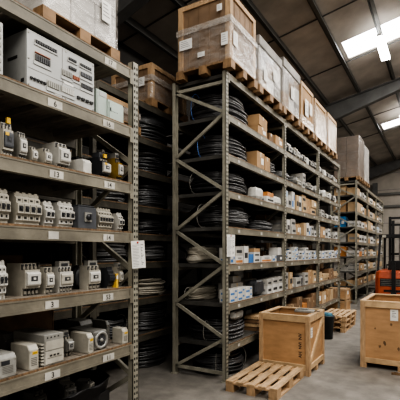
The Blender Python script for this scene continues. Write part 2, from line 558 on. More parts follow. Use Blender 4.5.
# ------------------------------------------------------------------ cable coils
def coil(label, cx, cy, z, rx, ry, h, r=0.011, turns=26, mname='cable_black', band=.13, ties=3, tiem='tie_white', seed=0, rot=0, tail=False, group=None, square=False):
    rnd = random.Random(seed)
    t = thing('cable_coil', label, 'cable coil', (cx, cy, z), rot, group)
    m = MB(); pts = []
    sq = lambda v: math.copysign(abs(v) ** (.8 if square else 1.0), v)
    seg = 26
    prev = None
    params = []
    for k in range(turns + 1):
        zz = r + (h - 2 * r) * (k / turns) + rnd.uniform(-.008, .008)
        bulge = 1 - .11 * abs(2 * k / turns - .9) ** 2 if not square else 1 - .24 * (k / turns) ** 1.8 - .10 * (1 - k / turns) ** 5
        off = rnd.random() ** 2.4 * band
        params.append((max(r, min(h - r, zz)), bulge * (rnd.uniform(.93, 1.0) if square else 1), off, rnd.uniform(0, 6.28), rnd.uniform(.002, .012), rnd.uniform(-.012, .012), rnd.uniform(-.012, .012)))
    for k in range(turns):
        a, b = params[k], params[k + 1]
        for s in range(seg):
            f = s / seg
            z_, bu, of, ph, am, jx, jy = [a[i] * (1 - f) + b[i] * f for i in range(7)]
            th = 2 * PI * f
            R = 1 - of / max(rx, ry)
            zz = max(r, z_ + am * math.sin(3 * th + ph))
            pts.append(((rx - r - .012) * bu * R * sq(math.cos(th)) + jx, (ry - r - .012) * bu * R * sq(math.sin(th)) + jy, zz))
    if tail:
        pts = [(rx * .2, ry * .1, h * .9)] + pts
    m.tube(pts, r, 5, mname)
    m.build('cable', t)
    for k in range(ties):
        th = 2 * PI * (k + .35 + .2 * rnd.random()) / ties
        c, s = math.cos(th), math.sin(th)
        q = MB(); loop = []
        for j in range(14):
            al = 2 * PI * j / 14
            rr = 1 - band * .5 / max(rx, ry)
            du = math.cos(al) * (band * .62 + .012); dz = math.sin(al) * (h * .5 + .004)
            loop.append(((rx * rr + du) * c, (ry * rr + du) * s, max(.008, h * .5 + dz)))
        q.tube(loop, .005, 5, tiem, True)
        q.build('cable_tie', t)
    return t

def on(l, i):
    return l[i] + DK

# middle rack, first bay (end facing the camera)
c_specs = [
    # level, cx, cy, rx, ry, h, r, turns, mat, band, tie, label
    (6, -2.69, 4.995, .40, .50, .37, .013, 30, 'cable_black', .12, 'tie_blue', 'thick black cable coil with a blue tie, highest in the middle rack\'s end bay'),
    (5, -2.69, 4.985, .40, .49, .32, .011, 28, 'cable_black', .14, 'tie_blue', 'blue-tied black cable coil directly below the topmost coil of the middle rack'),
    (4, -2.69, 4.985, .40, .49, .30, .010, 30, 'cable_black', .16, 'tie_white', 'loose dark cable coil beside a white packet, third coil down at the middle rack\'s end'),
    (3, -2.69, 5.03, .40, .53, .31, .010, 32, 'cable_black', .18, 'tie_white', 'wide black cable coil on the shelf just above the hanging notice of the middle rack'),
    (2, -2.87, 4.86, .185, .36, .22, .016, 14, 'cable_white', .10, 'rack_dark', 'pale grey cable coil with a dark strap, behind the notice sheet on the middle rack'),
    (1, -2.87, 4.86, .185, .36, .17, .012, 14, 'cable_white', .12, 'tie_white', 'cream cable coil seen through the end frame, one shelf below the strapped grey coil'),
    (0, -2.69, 4.96, .40, .46, .26, .012, 24, 'cable_black', .13, 'tie_white', 'heavy black cable coil with white ties on the lowest shelf of the middle rack'),
]
for i, (lv, cx, cy, rx, ry, h, r, tn, mt, bd, tm, lb) in enumerate(c_specs):
    coil(lb, cx, cy, on(ML, lv), rx, ry, h, r, tn + 8, mt, bd, 2, tm, seed=10 + i, square=True)
coil('black cable coil lying on the concrete floor beneath the middle rack', -2.66, 4.90, 0, .36, .40, .29, .012, 26, 'cable_black', .14, 3, 'tie_white', seed=31)
coil('small grey cable coil right of two brown cartons, against the middle rack\'s second upright', -2.56, 6.32, on(ML, 5), .2, .2, .26, .012, 20, 'cable_grey', .1, 2, 'rack_dark', seed=33)
coil('flattened dark cable bundle right of the wide black coil, middle rack\'s first bay', -2.58, 6.07, on(ML, 3), .24, .42, .17, .010, 24, 'cable_black', .14, 2, 'tie_white', seed=34)
coil('thick grey hose coil just past the second upright of the middle rack', -2.56, 6.95, on(ML, 5), .22, .26, .20, .022, 7, 'cable_grey', .08, 2, 'rack_dark', seed=35)

# rear rack coils in the gap
gap = [
    (None, 4.62, .46, .44, 'black cable coil on the floor of the dark gap, lowest of its pile', 'cable_black', .012, 30),
    (0, 4.62, .43, .40, 'big black cable coil on the lowest shelf in the dark gap between the racks', 'cable_black', .012, 34),
    (1, 4.62, .42, .24, 'cream cable coil in the gap between racks, level with the near rack\'s fan box', 'cable_white', .012, 18),
    (2, 4.62, .40, .24, 'grey ribbed cable coil in the gap, right of the near rack\'s hanging notice', 'cable_grey', .014, 16),
    (3, 4.62, .42, .22, 'thin black coil in the gap, one shelf above the grey ribbed coil', 'cable_black', .010, 16),
    (4, 4.62, .42, .34, 'black cable coil at mid height of the rear rack, in the dark gap', 'cable_black', .012, 26),
    (5, 4.62, .42, .36, 'black cable coil in the gap, second below the wooden crate', 'cable_black', .012, 28),
    (6, 4.62, .42, .42, 'tall stack of thick black cable coil right under the wooden crate in the gap', 'cable_black', .014, 34),
]
for i, (lv, cy, ry, h, lb, mt, r, tn) in enumerate(gap):
    z = 0 if lv is None else on(BL, lv)
    coil(lb, -3.775, cy, z, .365, ry, h, r, tn, mt, .12, 2, 'tie_white' if i != 3 else 'rack_dark', seed=50 + i)
gap2 = [(4, 'grey cable coil glimpsed behind the near rack\'s row of white breakers', 'cable_grey', .30), (2, 'grey cable coil glimpsed behind the braces under the white breakers', 'cable_grey', .27), (0, 'dark cable coil glimpsed behind the fan box on the near rack', 'cable_black', .26), (1, 'dark cable coil glimpsed behind the white relay at the right end of the near rack', 'cable_black', .22)]
for i, (lv, lb, mt, h) in enumerate(gap2):
    coil(lb, -3.775, 3.80, on(BL, lv), .36, .34, h, .013, 18, mt, .12, 2, 'tie_white', seed=70 + i)

# ------------------------------------------------------------------ wooden pallets, crates, wrapped loads
def pallet_mesh(m, w, l, h, nb=5, wood='pine_y'):
    """w along x, l along y, boards along y"""
    t = h * .13
    bw = w / (nb + (nb - 1) * .55)
    for k in range(nb):
        x0 = -w / 2 + k * bw * 1.55
        m.box(x0, x0 + bw, -l / 2, l / 2, h - t, h, wood)
    for y in (-l / 2, -l * .07, l / 2 - l * .14):
        m.box(-w / 2, w / 2, y, y + l * .14, h - 2 * t, h - t, wood)
        for x in (-w / 2, -w * .07, w / 2 - w * .14):
            m.box(x, x + w * .14, y, y + l * .14, 0, h - 2 * t, wood)

def pallet(label, cx, cy, z, w, l, h, nb=5, rot=0, group=None):
    t = thing('wooden_pallet', label, 'pallet', (cx, cy, z), rot, group)
    th = h * .15; bw = w / (nb + (nb - 1) * .5)
    for k in range(nb):
        m = MB(); x0 = -w / 2 + k * bw * 1.5
        jit = random.uniform(-.006, .006)
        m.box(x0, x0 + bw, -l / 2 + jit, l / 2 + jit, h - th, h, 'pine_y'); m.build('top_board', t, bevel=.003)
    for y in (-l / 2, -l * .07, l / 2 - l * .14):
        m = MB(); m.box(-w / 2, w / 2, y, y + l * .14, h - 2 * th, h - th - .0005, 'pine'); m.build('cross_board', t)
        for x in (-w / 2, -w * .08, w / 2 - w * .16):
            m = MB(); m.box(x, x + w * .16, y, y + l * .14, th, h - 2 * th - .0005, 'pine'); m.build('block', t, bevel=.003)
    for x in (-w / 2, -w * .08, w / 2 - w * .16):
        m = MB(); m.box(x, x + w * .16, -l / 2, l / 2, 0, th - .0005, 'pine'); m.build('bottom_board', t)
    return t

pallet('empty slatted wooden pallet lying on the floor in front of the middle rack', -1.845, 4.64, 0, .62, .96, .125, 5)
for k, s in enumerate(('bottom', 'middle', 'top')):
    pallet('%s pallet of the low stack beside the dark bin' % s, -1.95 + .012 * k, 8.92 - .015 * k, .108 * k, .54, 1.12, .1075, 5, group='low pallet stack')

def open_crate(label, x0, x1, y0, y1, h, mirror=False, side='right', marks=None, paper=None, knots=False, inner=True, foot=.07, bw=.055):
    cx, cy = (x0 + x1) / 2, (y0 + y1) / 2
    w, l = x1 - x0, y1 - y0
    t = thing('plywood_crate', label, 'crate', (cx, cy, 0))
    a, b = w / 2, l / 2; z0 = foot; bt = .022
    # four plywood panels set between the battens
    for (xa, xb, ya, yb) in ((-a + bt, a - bt, -b + bt, -b + bt + .012), (-a + bt, a - bt, b - bt - .012, b - bt), (-a + bt, -a + bt + .012, -b + bt + .0125, b - bt - .0125), (a - bt - .012, a - bt, -b + bt + .0125, b - bt - .0125)):
        m = MB(); m.box(xa, xb, ya, yb, z0 + .02, h - .023, 'plywood')
        p = m.build('panel', t)
        if ya == -b + bt:
            if marks:
                q = MB()
                for (s, zz, sz) in marks:
                    q.text(s, sz, (a - bw - .075, ya - .0012, zz), (0, 0, 1), (-1, 0, 0), 'ink')
                q.build('stencil_marking', p)
            if knots:
                q = MB(); rr = random.Random(4)
                for (kx, kz, ks) in knots:
                    vs = []; n = 9
                    for k in range(n):
                        th = 2 * PI * k / n
                        vs.append((kx + ks * math.cos(th) * rr.uniform(.5, 1), ya - .0012, kz + 1.6 * ks * math.sin(th) * rr.uniform(.5, 1)))
                    q.add(vs, [tuple(range(n))], 'old_wood')
                q.build('knot_mark', p)
            if paper:
                q = MB(); px, pz, pw, ph = paper
                q.box(px - pw / 2, px + pw / 2, ya - .003, ya - .001, pz - ph / 2, pz + ph / 2, 'paper')
                for k in range(4):
                    q.box(px - pw * .3, px + pw * (.25 if k % 2 else .05), ya - .0036, ya - .003, pz + ph * (.3 - .16 * k), pz + ph * (.36 - .16 * k), 'print_grey')
                q.build('paper_label', p)
    # corner posts
    for sx in (-1, 1):
        for sy in (-1, 1):
            m = MB()
            xa, xb = sorted((sx * a, sx * (a - bw))); ya, yb = sorted((sy * b, sy * (b - bt)))
            m.box(xa, xb, ya, yb, z0, h - .022, 'pine')
            xa, xb = sorted((sx * a, sx * (a - bt))); ya, yb = sorted((sy * (b - bt), sy * (b - bw)))
            m.box(xa, xb, ya, yb, z0, h - .022, 'pine')
            m.build('corner_post', t, bevel=.002)
    # rails top and bottom
    for sy in (-1, 1):
        for za, zb in ((z0, z0 + .07), (h - .09, h - .022)):
            m = MB(); ya, yb = sorted((sy * b, sy * (b - bt + .001)))
            m.box(-a + bw, a - bw, ya, yb, za, zb, 'pine_pale'); m.build('rail', t, bevel=.002)
    for sx in (-1, 1):
        for za, zb in ((z0, z0 + .07), (h - .09, h - .022)):
            m = MB(); xa, xb = sorted((sx * a, sx * (a - bt + .001)))
            m.box(xa, xb, -b + bw, b - bw, za, zb, 'pine_pale'); m.build('rail', t, bevel=.002)
        m = MB(); xx = sx * (a - bt * .5)
        if sx > 0:
            m.bar((xx, -b + bw, z0 + .08), (xx, b - bw, h - .11), .055, bt, 'pine_pale', up=(1, 0, 0))
        else:
            m.bar((xx, b - bw, z0 + .08), (xx, -b + bw, h - .11), .055, bt, 'pine_pale', up=(1, 0, 0))
        m.build('diagonal_brace', t)
    # flat rim on top
    rim = .06
    for (xa, xb, ya, yb) in ((-a, a, -b, -b + rim), (-a, a, b - rim, b), (-a, -a + rim, -b + rim, b - rim), (a - rim, a, -b + rim, b - rim)):
        m = MB(); m.box(xa, xb, ya, yb, h - .022, h, 'pine_pale'); m.build('rim_board', t, bevel=.002)
    # skids and floor
    m = MB(); m.box(-a + .03, a - .03, -b + .035, b - .035, z0, z0 + .02, 'ply_inside'); m.build('crate_floor', t)
    for sx in (-a + .0, -.04, a - .08):
        for yy in (-b, -.04, b - .08):
            m = MB(); m.box(sx, sx + .08, yy, yy + .08, 0, z0 - .0005, 'pine'); m.build('skid_block', t)
    return t

c1 = open_crate('open plywood crate with black markings, standing behind the empty pallet', -2.17, -1.475, 5.18, 5.94, .775,
                marks=[('NV', .50, .06), ('NVI', .38, .055), ('AH', .26, .06)])
# paper on the right-hand side of that crate
q = MB(); q.box(.347 - .021, .347 - .0195, -.26, -.17, .47, .60, 'paper')
for k in range(3):
    q.box(.3275, .3285, -.25, -.2 + .015 * k, .5 + .03 * k, .506 + .03 * k, 'print_grey')
q.build('paper_label', c1)
open_crate('larger open plywood crate with a white paper label, on the floor at the right edge', -1.0, .02, 6.0, 7.1, .93,
           paper=(-.083, .75, .095, .15), knots=[(-.20, .36, .025), (-.03, .30, .02), (.16, .33, .028), (-.12, .62, .018), (.13, .45, .015), (-.26, .31, .022), (-.32, .55, .012)], bw=.065)
# grey apparatus lying across the first crate's rim
t = thing('grey_instrument', 'grey metal instrument resting on the rim of the crate behind the empty pallet', 'instrument', (-1.64, 5.52, .775), .1)
m = MB(); m.box(-.13, .13, -.06, .06, 0, .035, 'alloy'); m.build('case', t, bevel=.006)
m = MB(); m.box(-.09, .05, -.045, .045, .0352, .05, 'mid_grey'); m.build('lid', t, bevel=.004)
m = MB(); m.tube([(.13, 0, .02), (.17, .01, .02), (.19, .05, .014)], .008, 6, 'dark_plastic'); m.build('lead', t)
t = thing('wood_offcut', 'flat scrap of wood on the floor in front of the crate at the right edge', 'wood scrap', (-.53, 5.86, 0), .1)
m = MB(); m.box(-.06, .06, -.03, .03, 0, .02, 'old_wood'); m.build('board', t)
m = MB(); m.box(-.03, .02, -.008, .008, .0202, .03, 'old_wood'); m.build('splinter', t)

# small closed crates between racks
def closed_crate(label, cx, cy, z, w, l, h, wood='pine', panel='plywood', group=None, paper=True, rot=0, name='wooden_crate', cat='crate'):
    t = thing(name, label, cat, (cx, cy, z), rot, group)
    a, b = w / 2, l / 2
    m = MB(); m.box(-a + .015, a - .015, -b + .015, b - .015, .03, h - .015, panel); m.build('panel', t)
    e = min(w, l) * .09
    for sx in (-1, 1):
        for sy in (-1, 1):
            xa, xb = sorted((sx * a, sx * (a - e))); ya, yb = sorted((sy * b, sy * (b - e)))
            m = MB(); m.box(xa, xb, ya, yb, 0, h, wood); m.build('corner_post', t)
    m = MB()
    for za, zb in ((.03, .03 + e), (h - e, h)):
        m.box(-a + e, a - e, -b, -b + .014, za, zb, wood); m.box(-a + e, a - e, b - .014, b, za, zb, wood)
        m.box(-a, -a + .014, -b + e, b - e, za, zb, wood); m.box(a - .014, a, -b + e, b - e, za, zb, wood)
    m.build('rail', t)
    m = MB(); m.box(-a + e, a - e, -b + e, b - e, h - .0145, h - .002, wood); m.build('lid', t)
    if paper:
        m = MB(); m.box(a - .0145, a - .012, -b * .3, b * .3, h * .5, h * .85, 'paper'); m.build('paper_label', t)
    return t
closed_crate('small wooden crate with white label, upper of two in the gap by the far rack', -2.42, 11.2, .335, .52, .50, .30)
closed_crate('small wooden crate on the floor in the gap by the far rack, lower of two', -2.42, 11.2, 0, .52, .52, .33, paper=False)

def load(label, x0, x1, y0, y1, z0, h, style, film='film_clear', cap=None, group=None, papers=(), film_h=1.0, ph=.108):
    """a load on a pallet, wrapped in stretch film; moves as one thing"""
    cx, cy = (x0 + x1) / 2, (y0 + y1) / 2; w, l = x1 - x0, y1 - y0
    t = thing('wrapped_pallet_load', label, 'pallet load', (cx, cy, z0), 0, group)
    m = MB(); pallet_mesh(m, w, l, ph, 5, 'pallet_wood'); m.build('pallet', t)
    a, b = w / 2 - .02, l / 2 - .02
    if style == 'crate':
        m = MB(); m.box(-a + .02, a - .02, -b + .02, b - .02, ph, h - .02, 'load_brown')
        for k in range(1, 5):      # board joints
            x = -a + 2 * a * k / 5
            m.box(x - .004, x + .004, -b + .017, -b + .02, ph, h - .03, 'old_wood')
            y = -b + 2 * b * k / 5
            m.box(a - .02, a - .017, y - .004, y + .004, ph, h - .03, 'old_wood')
        m.build('crate_panels', t)
        for sx in (-1, 1):
            for sy in (-1, 1):
                m = MB(); xa, xb = sorted((sx * a, sx * (a - .07))); ya, yb = sorted((sy * b, sy * (b - .07)))
                m.box(xa, xb, ya, yb, ph, h - .06, 'pine'); m.build('corner_post', t)
        m = MB()
        m.box(-a, a, -b, -b + .02, h - .06, h, 'pine'); m.box(-a, a, b - .02, b, h - .06, h, 'pine')
        m.box(-a, -a + .02, -b + .02, b - .02, h - .06, h, 'pine'); m.box(a - .02, a, -b + .02, b - .02, h - .06, h, 'pine')
        m.box(-a + .02, a - .02, -b + .02, b - .02, h - .019, h - .005, 'pine')
        m.build('top_frame', t)
    elif style == 'plycrate':
        m = MB(); m.box(-a + .015, a - .015, -b + .015, b - .015, ph, h - .01, 'cardboard'); m.build('crate_panels', t)
        for sx in (-1, 1):
            for sy in (-1, 1):
                xa, xb = sorted((sx * a, sx * (a - .06))); ya, yb = sorted((sy * b, sy * (b - .06)))
                m = MB(); m.box(xa, xb, ya, yb, ph, h, 'pine'); m.build('corner_post', t)
        for za, zb in ((ph, ph + .07), (h - .07, h)):
            m = MB(); m.box(a - .02, a, -b + .06, b - .06, za, zb, 'pine'); m.build('rail', t)
            m = MB(); m.box(-a + .06, a - .06, -b, -b + .02, za, zb, 'pine'); m.build('rail', t)
    else:
        rows = max(2, int((h - ph) / .21)); rh = (h - ph) / rows
        matn = {'boxes': 'load_grey', 'brown': 'load_dark', 'white': 'load_white'}[style]
        cols = 3
        for r in range(rows):
            m = MB()
            for cxx in range(2):
                for cyy in range(cols):
                    m.box(-a + cxx * a + .004, -a + (cxx + 1) * a - .004, -b + 2 * b * cyy / cols + .004, -b + 2 * b * (cyy + 1) / cols - .004, ph + r * rh + .003, ph + (r + 1) * rh - .003, matn if style != 'boxes' else ('load_grey', 'load_white', 'load_brown', 'load_grey')[(r * 5 + cxx * 2 + cyy * 3) % 4])
            m.build('carton_layer', t)
    if cap:
        m = MB(); m.box(-a - .02, a + .02, -b - .02, b + .02, h - cap[0], h, cap[1]); m.build('top_cap', t, bevel=.01)
        hh = h - cap[0] - .002
    else:
        hh = ph + (h - ph) * film_h
    # film: closed skirt around the load, slightly wavy, thicker bands
    m = MB(); n = 14; rnd = random.Random(int(cx * 100 + cy * 77))
    fx, fy = a + .006, b + .006
    ring = []
    for (p, q_) in (((-fx, -fy), (fx, -fy)), ((fx, -fy), (fx, fy)), ((fx, fy), (-fx, fy)), ((-fx, fy), (-fx, -fy))):
        for k in range(n):
            ring.append((p[0] + (q_[0] - p[0]) * k / n, p[1] + (q_[1] - p[1]) * k / n))
    zs = [ph * .82 + (hh - ph * .82) * k / 8 for k in range(9)]
    vs = []; N = len(ring)
    for z in zs:
        for (x, y) in ring:
            s = 1 + rnd.uniform(0, .012)
            vs.append((x * s, y * s, z))
    fs = [(i * N + k, i * N + (k + 1) % N, (i + 1) * N + (k + 1) % N, (i + 1) * N + k) for i in range(8) for k in range(N)]
    m.add(vs, fs, film, True); m.build('stretch_film', t)
    if style == 'crate':
        m = MB(); zb = ph + (h - ph) * .60
        for (xa, xb, ya, yb) in ((-fx - .012, fx + .012, -fy - .012, -fy - .008), (-fx - .012, fx + .012, fy + .008, fy + .012), (-fx - .012, -fx - .008, -fy - .008, fy + .008), (fx + .008, fx + .012, -fy - .008, fy + .008)):
            m.box(xa, xb, ya, yb, zb - .05, zb + .03, 'film_band')
        m.build('film_band', t)
    for (side, p, z, pw, phh) in papers:
        m = MB()
        if side == 'f':
            m.box(p - pw / 2, p + pw / 2, -fy - .016, -fy - .014, z - phh / 2, z + phh / 2, 'paper')
            for k in range(4):
                m.box(p - pw * .4, p + pw * (.1 + .08 * k), -fy - .0165, -fy - .016, z + phh * (.3 - .18 * k), z + phh * (.35 - .18 * k), 'print_grey')
        else:
            m.box(fx + .014, fx + .016, p - pw / 2, p + pw / 2, z - phh / 2, z + phh / 2, 'paper')
            for k in range(4):
                m.box(fx + .016, fx + .0165, p - pw * .4, p + pw * (.1 + .08 * k), z + phh * (.3 - .18 * k), z + phh * (.35 - .18 * k), 'print_grey')
        m.build('paper_label', t)
    return t

PX = -2.19
ZT = ML[7] + DK
load('brown boarded crate in stretch film on the near corner of the middle rack\'s top', PX - .80, PX, 4.37, 5.18, ZT, .94, 'crate', film_h=.60,
     papers=(('f', -.25, .43, .19, .13), ('f', .24, .76, .07, .08), ('f', .31, .36, .09, .15), ('r', -.28, .38, .12, .17), ('f', -.02, .25, .1, .06)))
load('film-wrapped grey cartons with a flat top cap, second load along the middle rack\'s top', PX - .78, PX, 5.26, 6.17, ZT, .80, 'boxes', 'film_white', cap=(.14, 'load_grey'), papers=(('r', .15, .42, .16, .14), ('r', -.25, .3, .12, .16)))
load('film-wrapped pale cartons with a box lid, third load along the middle rack\'s top', PX - .78, PX, 6.25, 7.12, ZT, .90, 'boxes', 'film_clear', cap=(.15, 'load_grey'), papers=(('r', 0, .45, .16, .2),))
load('pale plywood crate with white papers, fourth load along the middle rack\'s top', PX - .78, PX, 7.22, 8.04, ZT, .88, 'plycrate', 'film_clear', film_h=.2, papers=(('r', -.12, .45, .2, .3), ('r', .15, .5, .16, .22)))
load('film-wrapped crate with shiny lower half, fifth load along the middle rack\'s top', PX - .78, PX, 8.13, 9.06, ZT, .86, 'plycrate', 'film_white', film_h=.8)
load('film-wrapped crate, last load at the far end of the middle rack\'s top', PX - .78, PX, 9.16, 10.05, ZT, .88, 'plycrate', 'film_white', film_h=.85)
ZF = FL[7] + DK
load('tall brown wrapped carton stack on the near end of the far rack\'s top', PX - .80, PX, 13.1, 14.0, ZF, 1.36, 'brown', 'film_clear')
load('narrower pale wrapped carton stack behind the tall brown one on the far rack', PX - .70, PX, 14.12, 15.0, ZF, 1.28, 'white', 'film_clear')
load('white film-wrapped cartons on a pallet, top of the near rack', LX - .76, LX - .01, 1.78, 2.53, LL[5] + DK, .62, 'white', 'film_white', ph=.085, papers=(('r', .22, .33, .1, .16), ))
load('old brown crate in film on top of the rear rack, in the gap', BX - .78, BX, 4.39, 5.30, BL[7] + DK, .60, 'crate', 'film_clear', film_h=.45, papers=(('f', .2, .36, .12, .12), ))
load('shadowed wrapped crate glimpsed behind the mint-grey cabinet of the near rack', BX - .74, BX, 3.40, 4.16, BL[6] + DK, .35, 'crate', 'film_clear', film_h=.7)

# ------------------------------------------------------------------ electrical gear on the near rack
def breaker(label, y0, y1, z, h, n, body='white_plastic', tog='dark_plastic', xf=LX - .07, depth=.11, group=None, cat='breaker', name='circuit_breaker'):
    y0 = y0 * (abs(xf) + .38 * depth) / abs(xf); y1 = min(y1, 2.655)
    w = y1 - y0
    t = thing(name, label, cat, (xf, (y0 + y1) / 2, z), 0, group)
    d = depth
    prof = [(-d, 0), (-.32 * d, 0), (-.32 * d, .10 * h), (-.18 * d, .16 * h), (-.18 * d, .33 * h), (0, .37 * h), (0, .66 * h), (-.18 * d, .70 * h), (-.18 * d, .84 * h), (-.34 * d, .90 * h), (-.34 * d, h), (-d, h)]
    m = MB(); m.prism_y(prof, -w / 2, w / 2, body)
    for k in range(1, n):
        y = -w / 2 + w * k / n
        m.box(-.02 * d, .001, y - .0012, y + .0012, .38 * h, .65 * h, 'slot_dark')
        m.box(-.2 * d, -.178 * d, y - .0012, y + .0012, .17 * h, .33 * h, 'slot_dark')
        m.box(-.2 * d, -.178 * d, y - .0012, y + .0012, .70 * h, .84 * h, 'slot_dark')
    m.build('housing', t)
    pw = w / n
    for k in range(n):
        y = -w / 2 + pw * (k + .5)
        m = MB(); m.box(-.01, .0015, y - pw * .32, y + pw * .32, .42 * h, .60 * h, tog)
        m.box(.0015, .012, y - pw * .2, y + pw * .2, .50 * h, .56 * h, tog)
        m.build('toggle', t)
        m = MB()
        m.box(-.19 * d, -.175 * d, y - pw * .22, y + pw * .22, .75 * h, .81 * h, 'slot_dark')
        m.build('terminal', t)
        m = MB(); m.box(-.19 * d, -.175 * d, y - pw * .22, y + pw * .22, .20 * h, .28 * h, 'slot_dark'); m.build('terminal', t)
        m = MB(); m.box(-.34 * d - .01, -.34 * d + .002, y - pw * .25, y + pw * .25, .92 * h, h + .008, body); m.build('terminal_cover', t)
        m = MB(); m.box(-.33 * d, -.312 * d, y - pw * .3, y + pw * .2, .0, .08 * h, 'screw_metal'); m.build('terminal_foot', t)
    return t

def contactor(label, y0, y1, z, h, base='cream_plastic', block='white_plastic', top=None, xf=LX - .08, depth=.12, tagm=None, group=None, n=3, rot=0, name='contactor', cat='contactor'):
    y0 = y0 * (abs(xf) + .38 * depth) / abs(xf); y1 = min(y1, 2.655)
    w = y1 - y0; d = depth
    t = thing(name, label, cat, (xf, (y0 + y1) / 2, z), rot, group)
    m = MB(); m.prism_y([(-d, 0), (-.25 * d, 0), (-.25 * d, .22 * h), (-.1 * d, .22 * h), (-.1 * d, .74 * h), (-.3 * d, .74 * h), (-.3 * d, .92 * h), (-d, .92 * h)], -w / 2, w / 2, base); m.build('base', t)
    m = MB(); m.prism_y([(-.1 * d, .28 * h), (-.02 * d, .30 * h), (0, .34 * h), (0, .62 * h), (-.03 * d, .66 * h), (-.1 * d, .68 * h)], -w * .44, w * .44, block)
    m.box(-.002, .001, -w * .22, w * .22, .42 * h, .56 * h, 'dark_plastic'); m.box(.001, .004, -w * .08, w * .08, .46 * h, .52 * h, block)
    m.build('face_block', t)
    if top:
        m = MB(); m.box(-.7 * d, -.3 * d, -w * .4, w * .4, .922 * h, 1.12 * h, top); m.box(-.3 * d, -.27 * d, -w * .25, w * .25, .94 * h, 1.04 * h, 'dark_plastic'); m.build('auxiliary_block', t)
    for k in range(n):
        y = -w / 2 + w * (k + .5) / n
        m = MB()
        m.box(-.3 * d, -.22 * d, y - w / n * .3, y + w / n * .3, .76 * h, .84 * h, 'screw_metal')
        m.box(-.3 * d, -.26 * d, y - w / n * .4, y + w / n * .1, .745 * h, .90 * h, 'dark_plastic')
        m.build('terminal', t)
        m = MB(); m.box(-.25 * d, -.17 * d, y - w / n * .3, y + w / n * .3, .05 * h, .14 * h, 'screw_metal')
        m.box(-.25 * d, -.2 * d, y - w / n * .1, y + w / n * .42, .02 * h, .19 * h, 'dark_plastic')
        m.build('terminal', t)
    if tagm:
        m = MB(); m.box(.0002, .002, -w * .38, -w * .05, .58 * h, .66 * h, tagm)
        m.build('tag', t); m = MB(); m.box(-.34 * d, -.2 * d, 0, w * .35, .92 * h, 1.07 * h, tagm); m.build('tag', t)
    return t

def meter(label, y0, y1, z, h, body='cream_plastic', xf=LX - .03, depth=.18, sticker='yellow', vent=True, group=None, name='power_supply_unit', cat='power supply', display=False):
    y0 = y0 * (abs(xf) + .38 * depth) / abs(xf); y1 = min(y1, 2.655)
    w = y1 - y0; d = depth
    t = thing(name, label, cat, (xf, (y0 + y1) / 2, z), 0, group)
    m = MB(); m.prism_y([(-d, 0), (0, 0), (0, h * .8), (-.12 * d, h), (-d, h)], -w / 2, w / 2, body); m.build('case', t, bevel=.004)
    if sticker:
        m = MB(); m.box(.0002, .0015, -w * .18, w * .36, .62 * h, .74 * h, sticker)
        for k in range(2):
            m.box(.0015, .0018, -w * .12, w * .3, .645 * h + .04 * k * h, .66 * h + .04 * k * h, 'ink')
        m.build('sticker', t)
    if vent:
        m = MB()
        for k in range(5):
            m.box(.0002, .0012, -w * .3, w * .3, .18 * h + .07 * h * k, .215 * h + .07 * h * k, 'mid_grey')
        m.build('vent', t)
    if display:
        m = MB(); m.box(.0002, .002, -w * .36, w * .1, .55 * h, .74 * h, 'dark_plastic'); m.build('display', t)
    m = MB()
    for (yy, zz) in ((-.42, .06), (.42, .06), (-.42, .72), (.42, .72)):
        m.box(.0002, .002, yy * w - .004, yy * w + .004, zz * h, zz * h + .008, 'screw_metal')
    m.build('screw', t)
    return t

def Y(u, x=LX - .07):
    return yu(u, x)

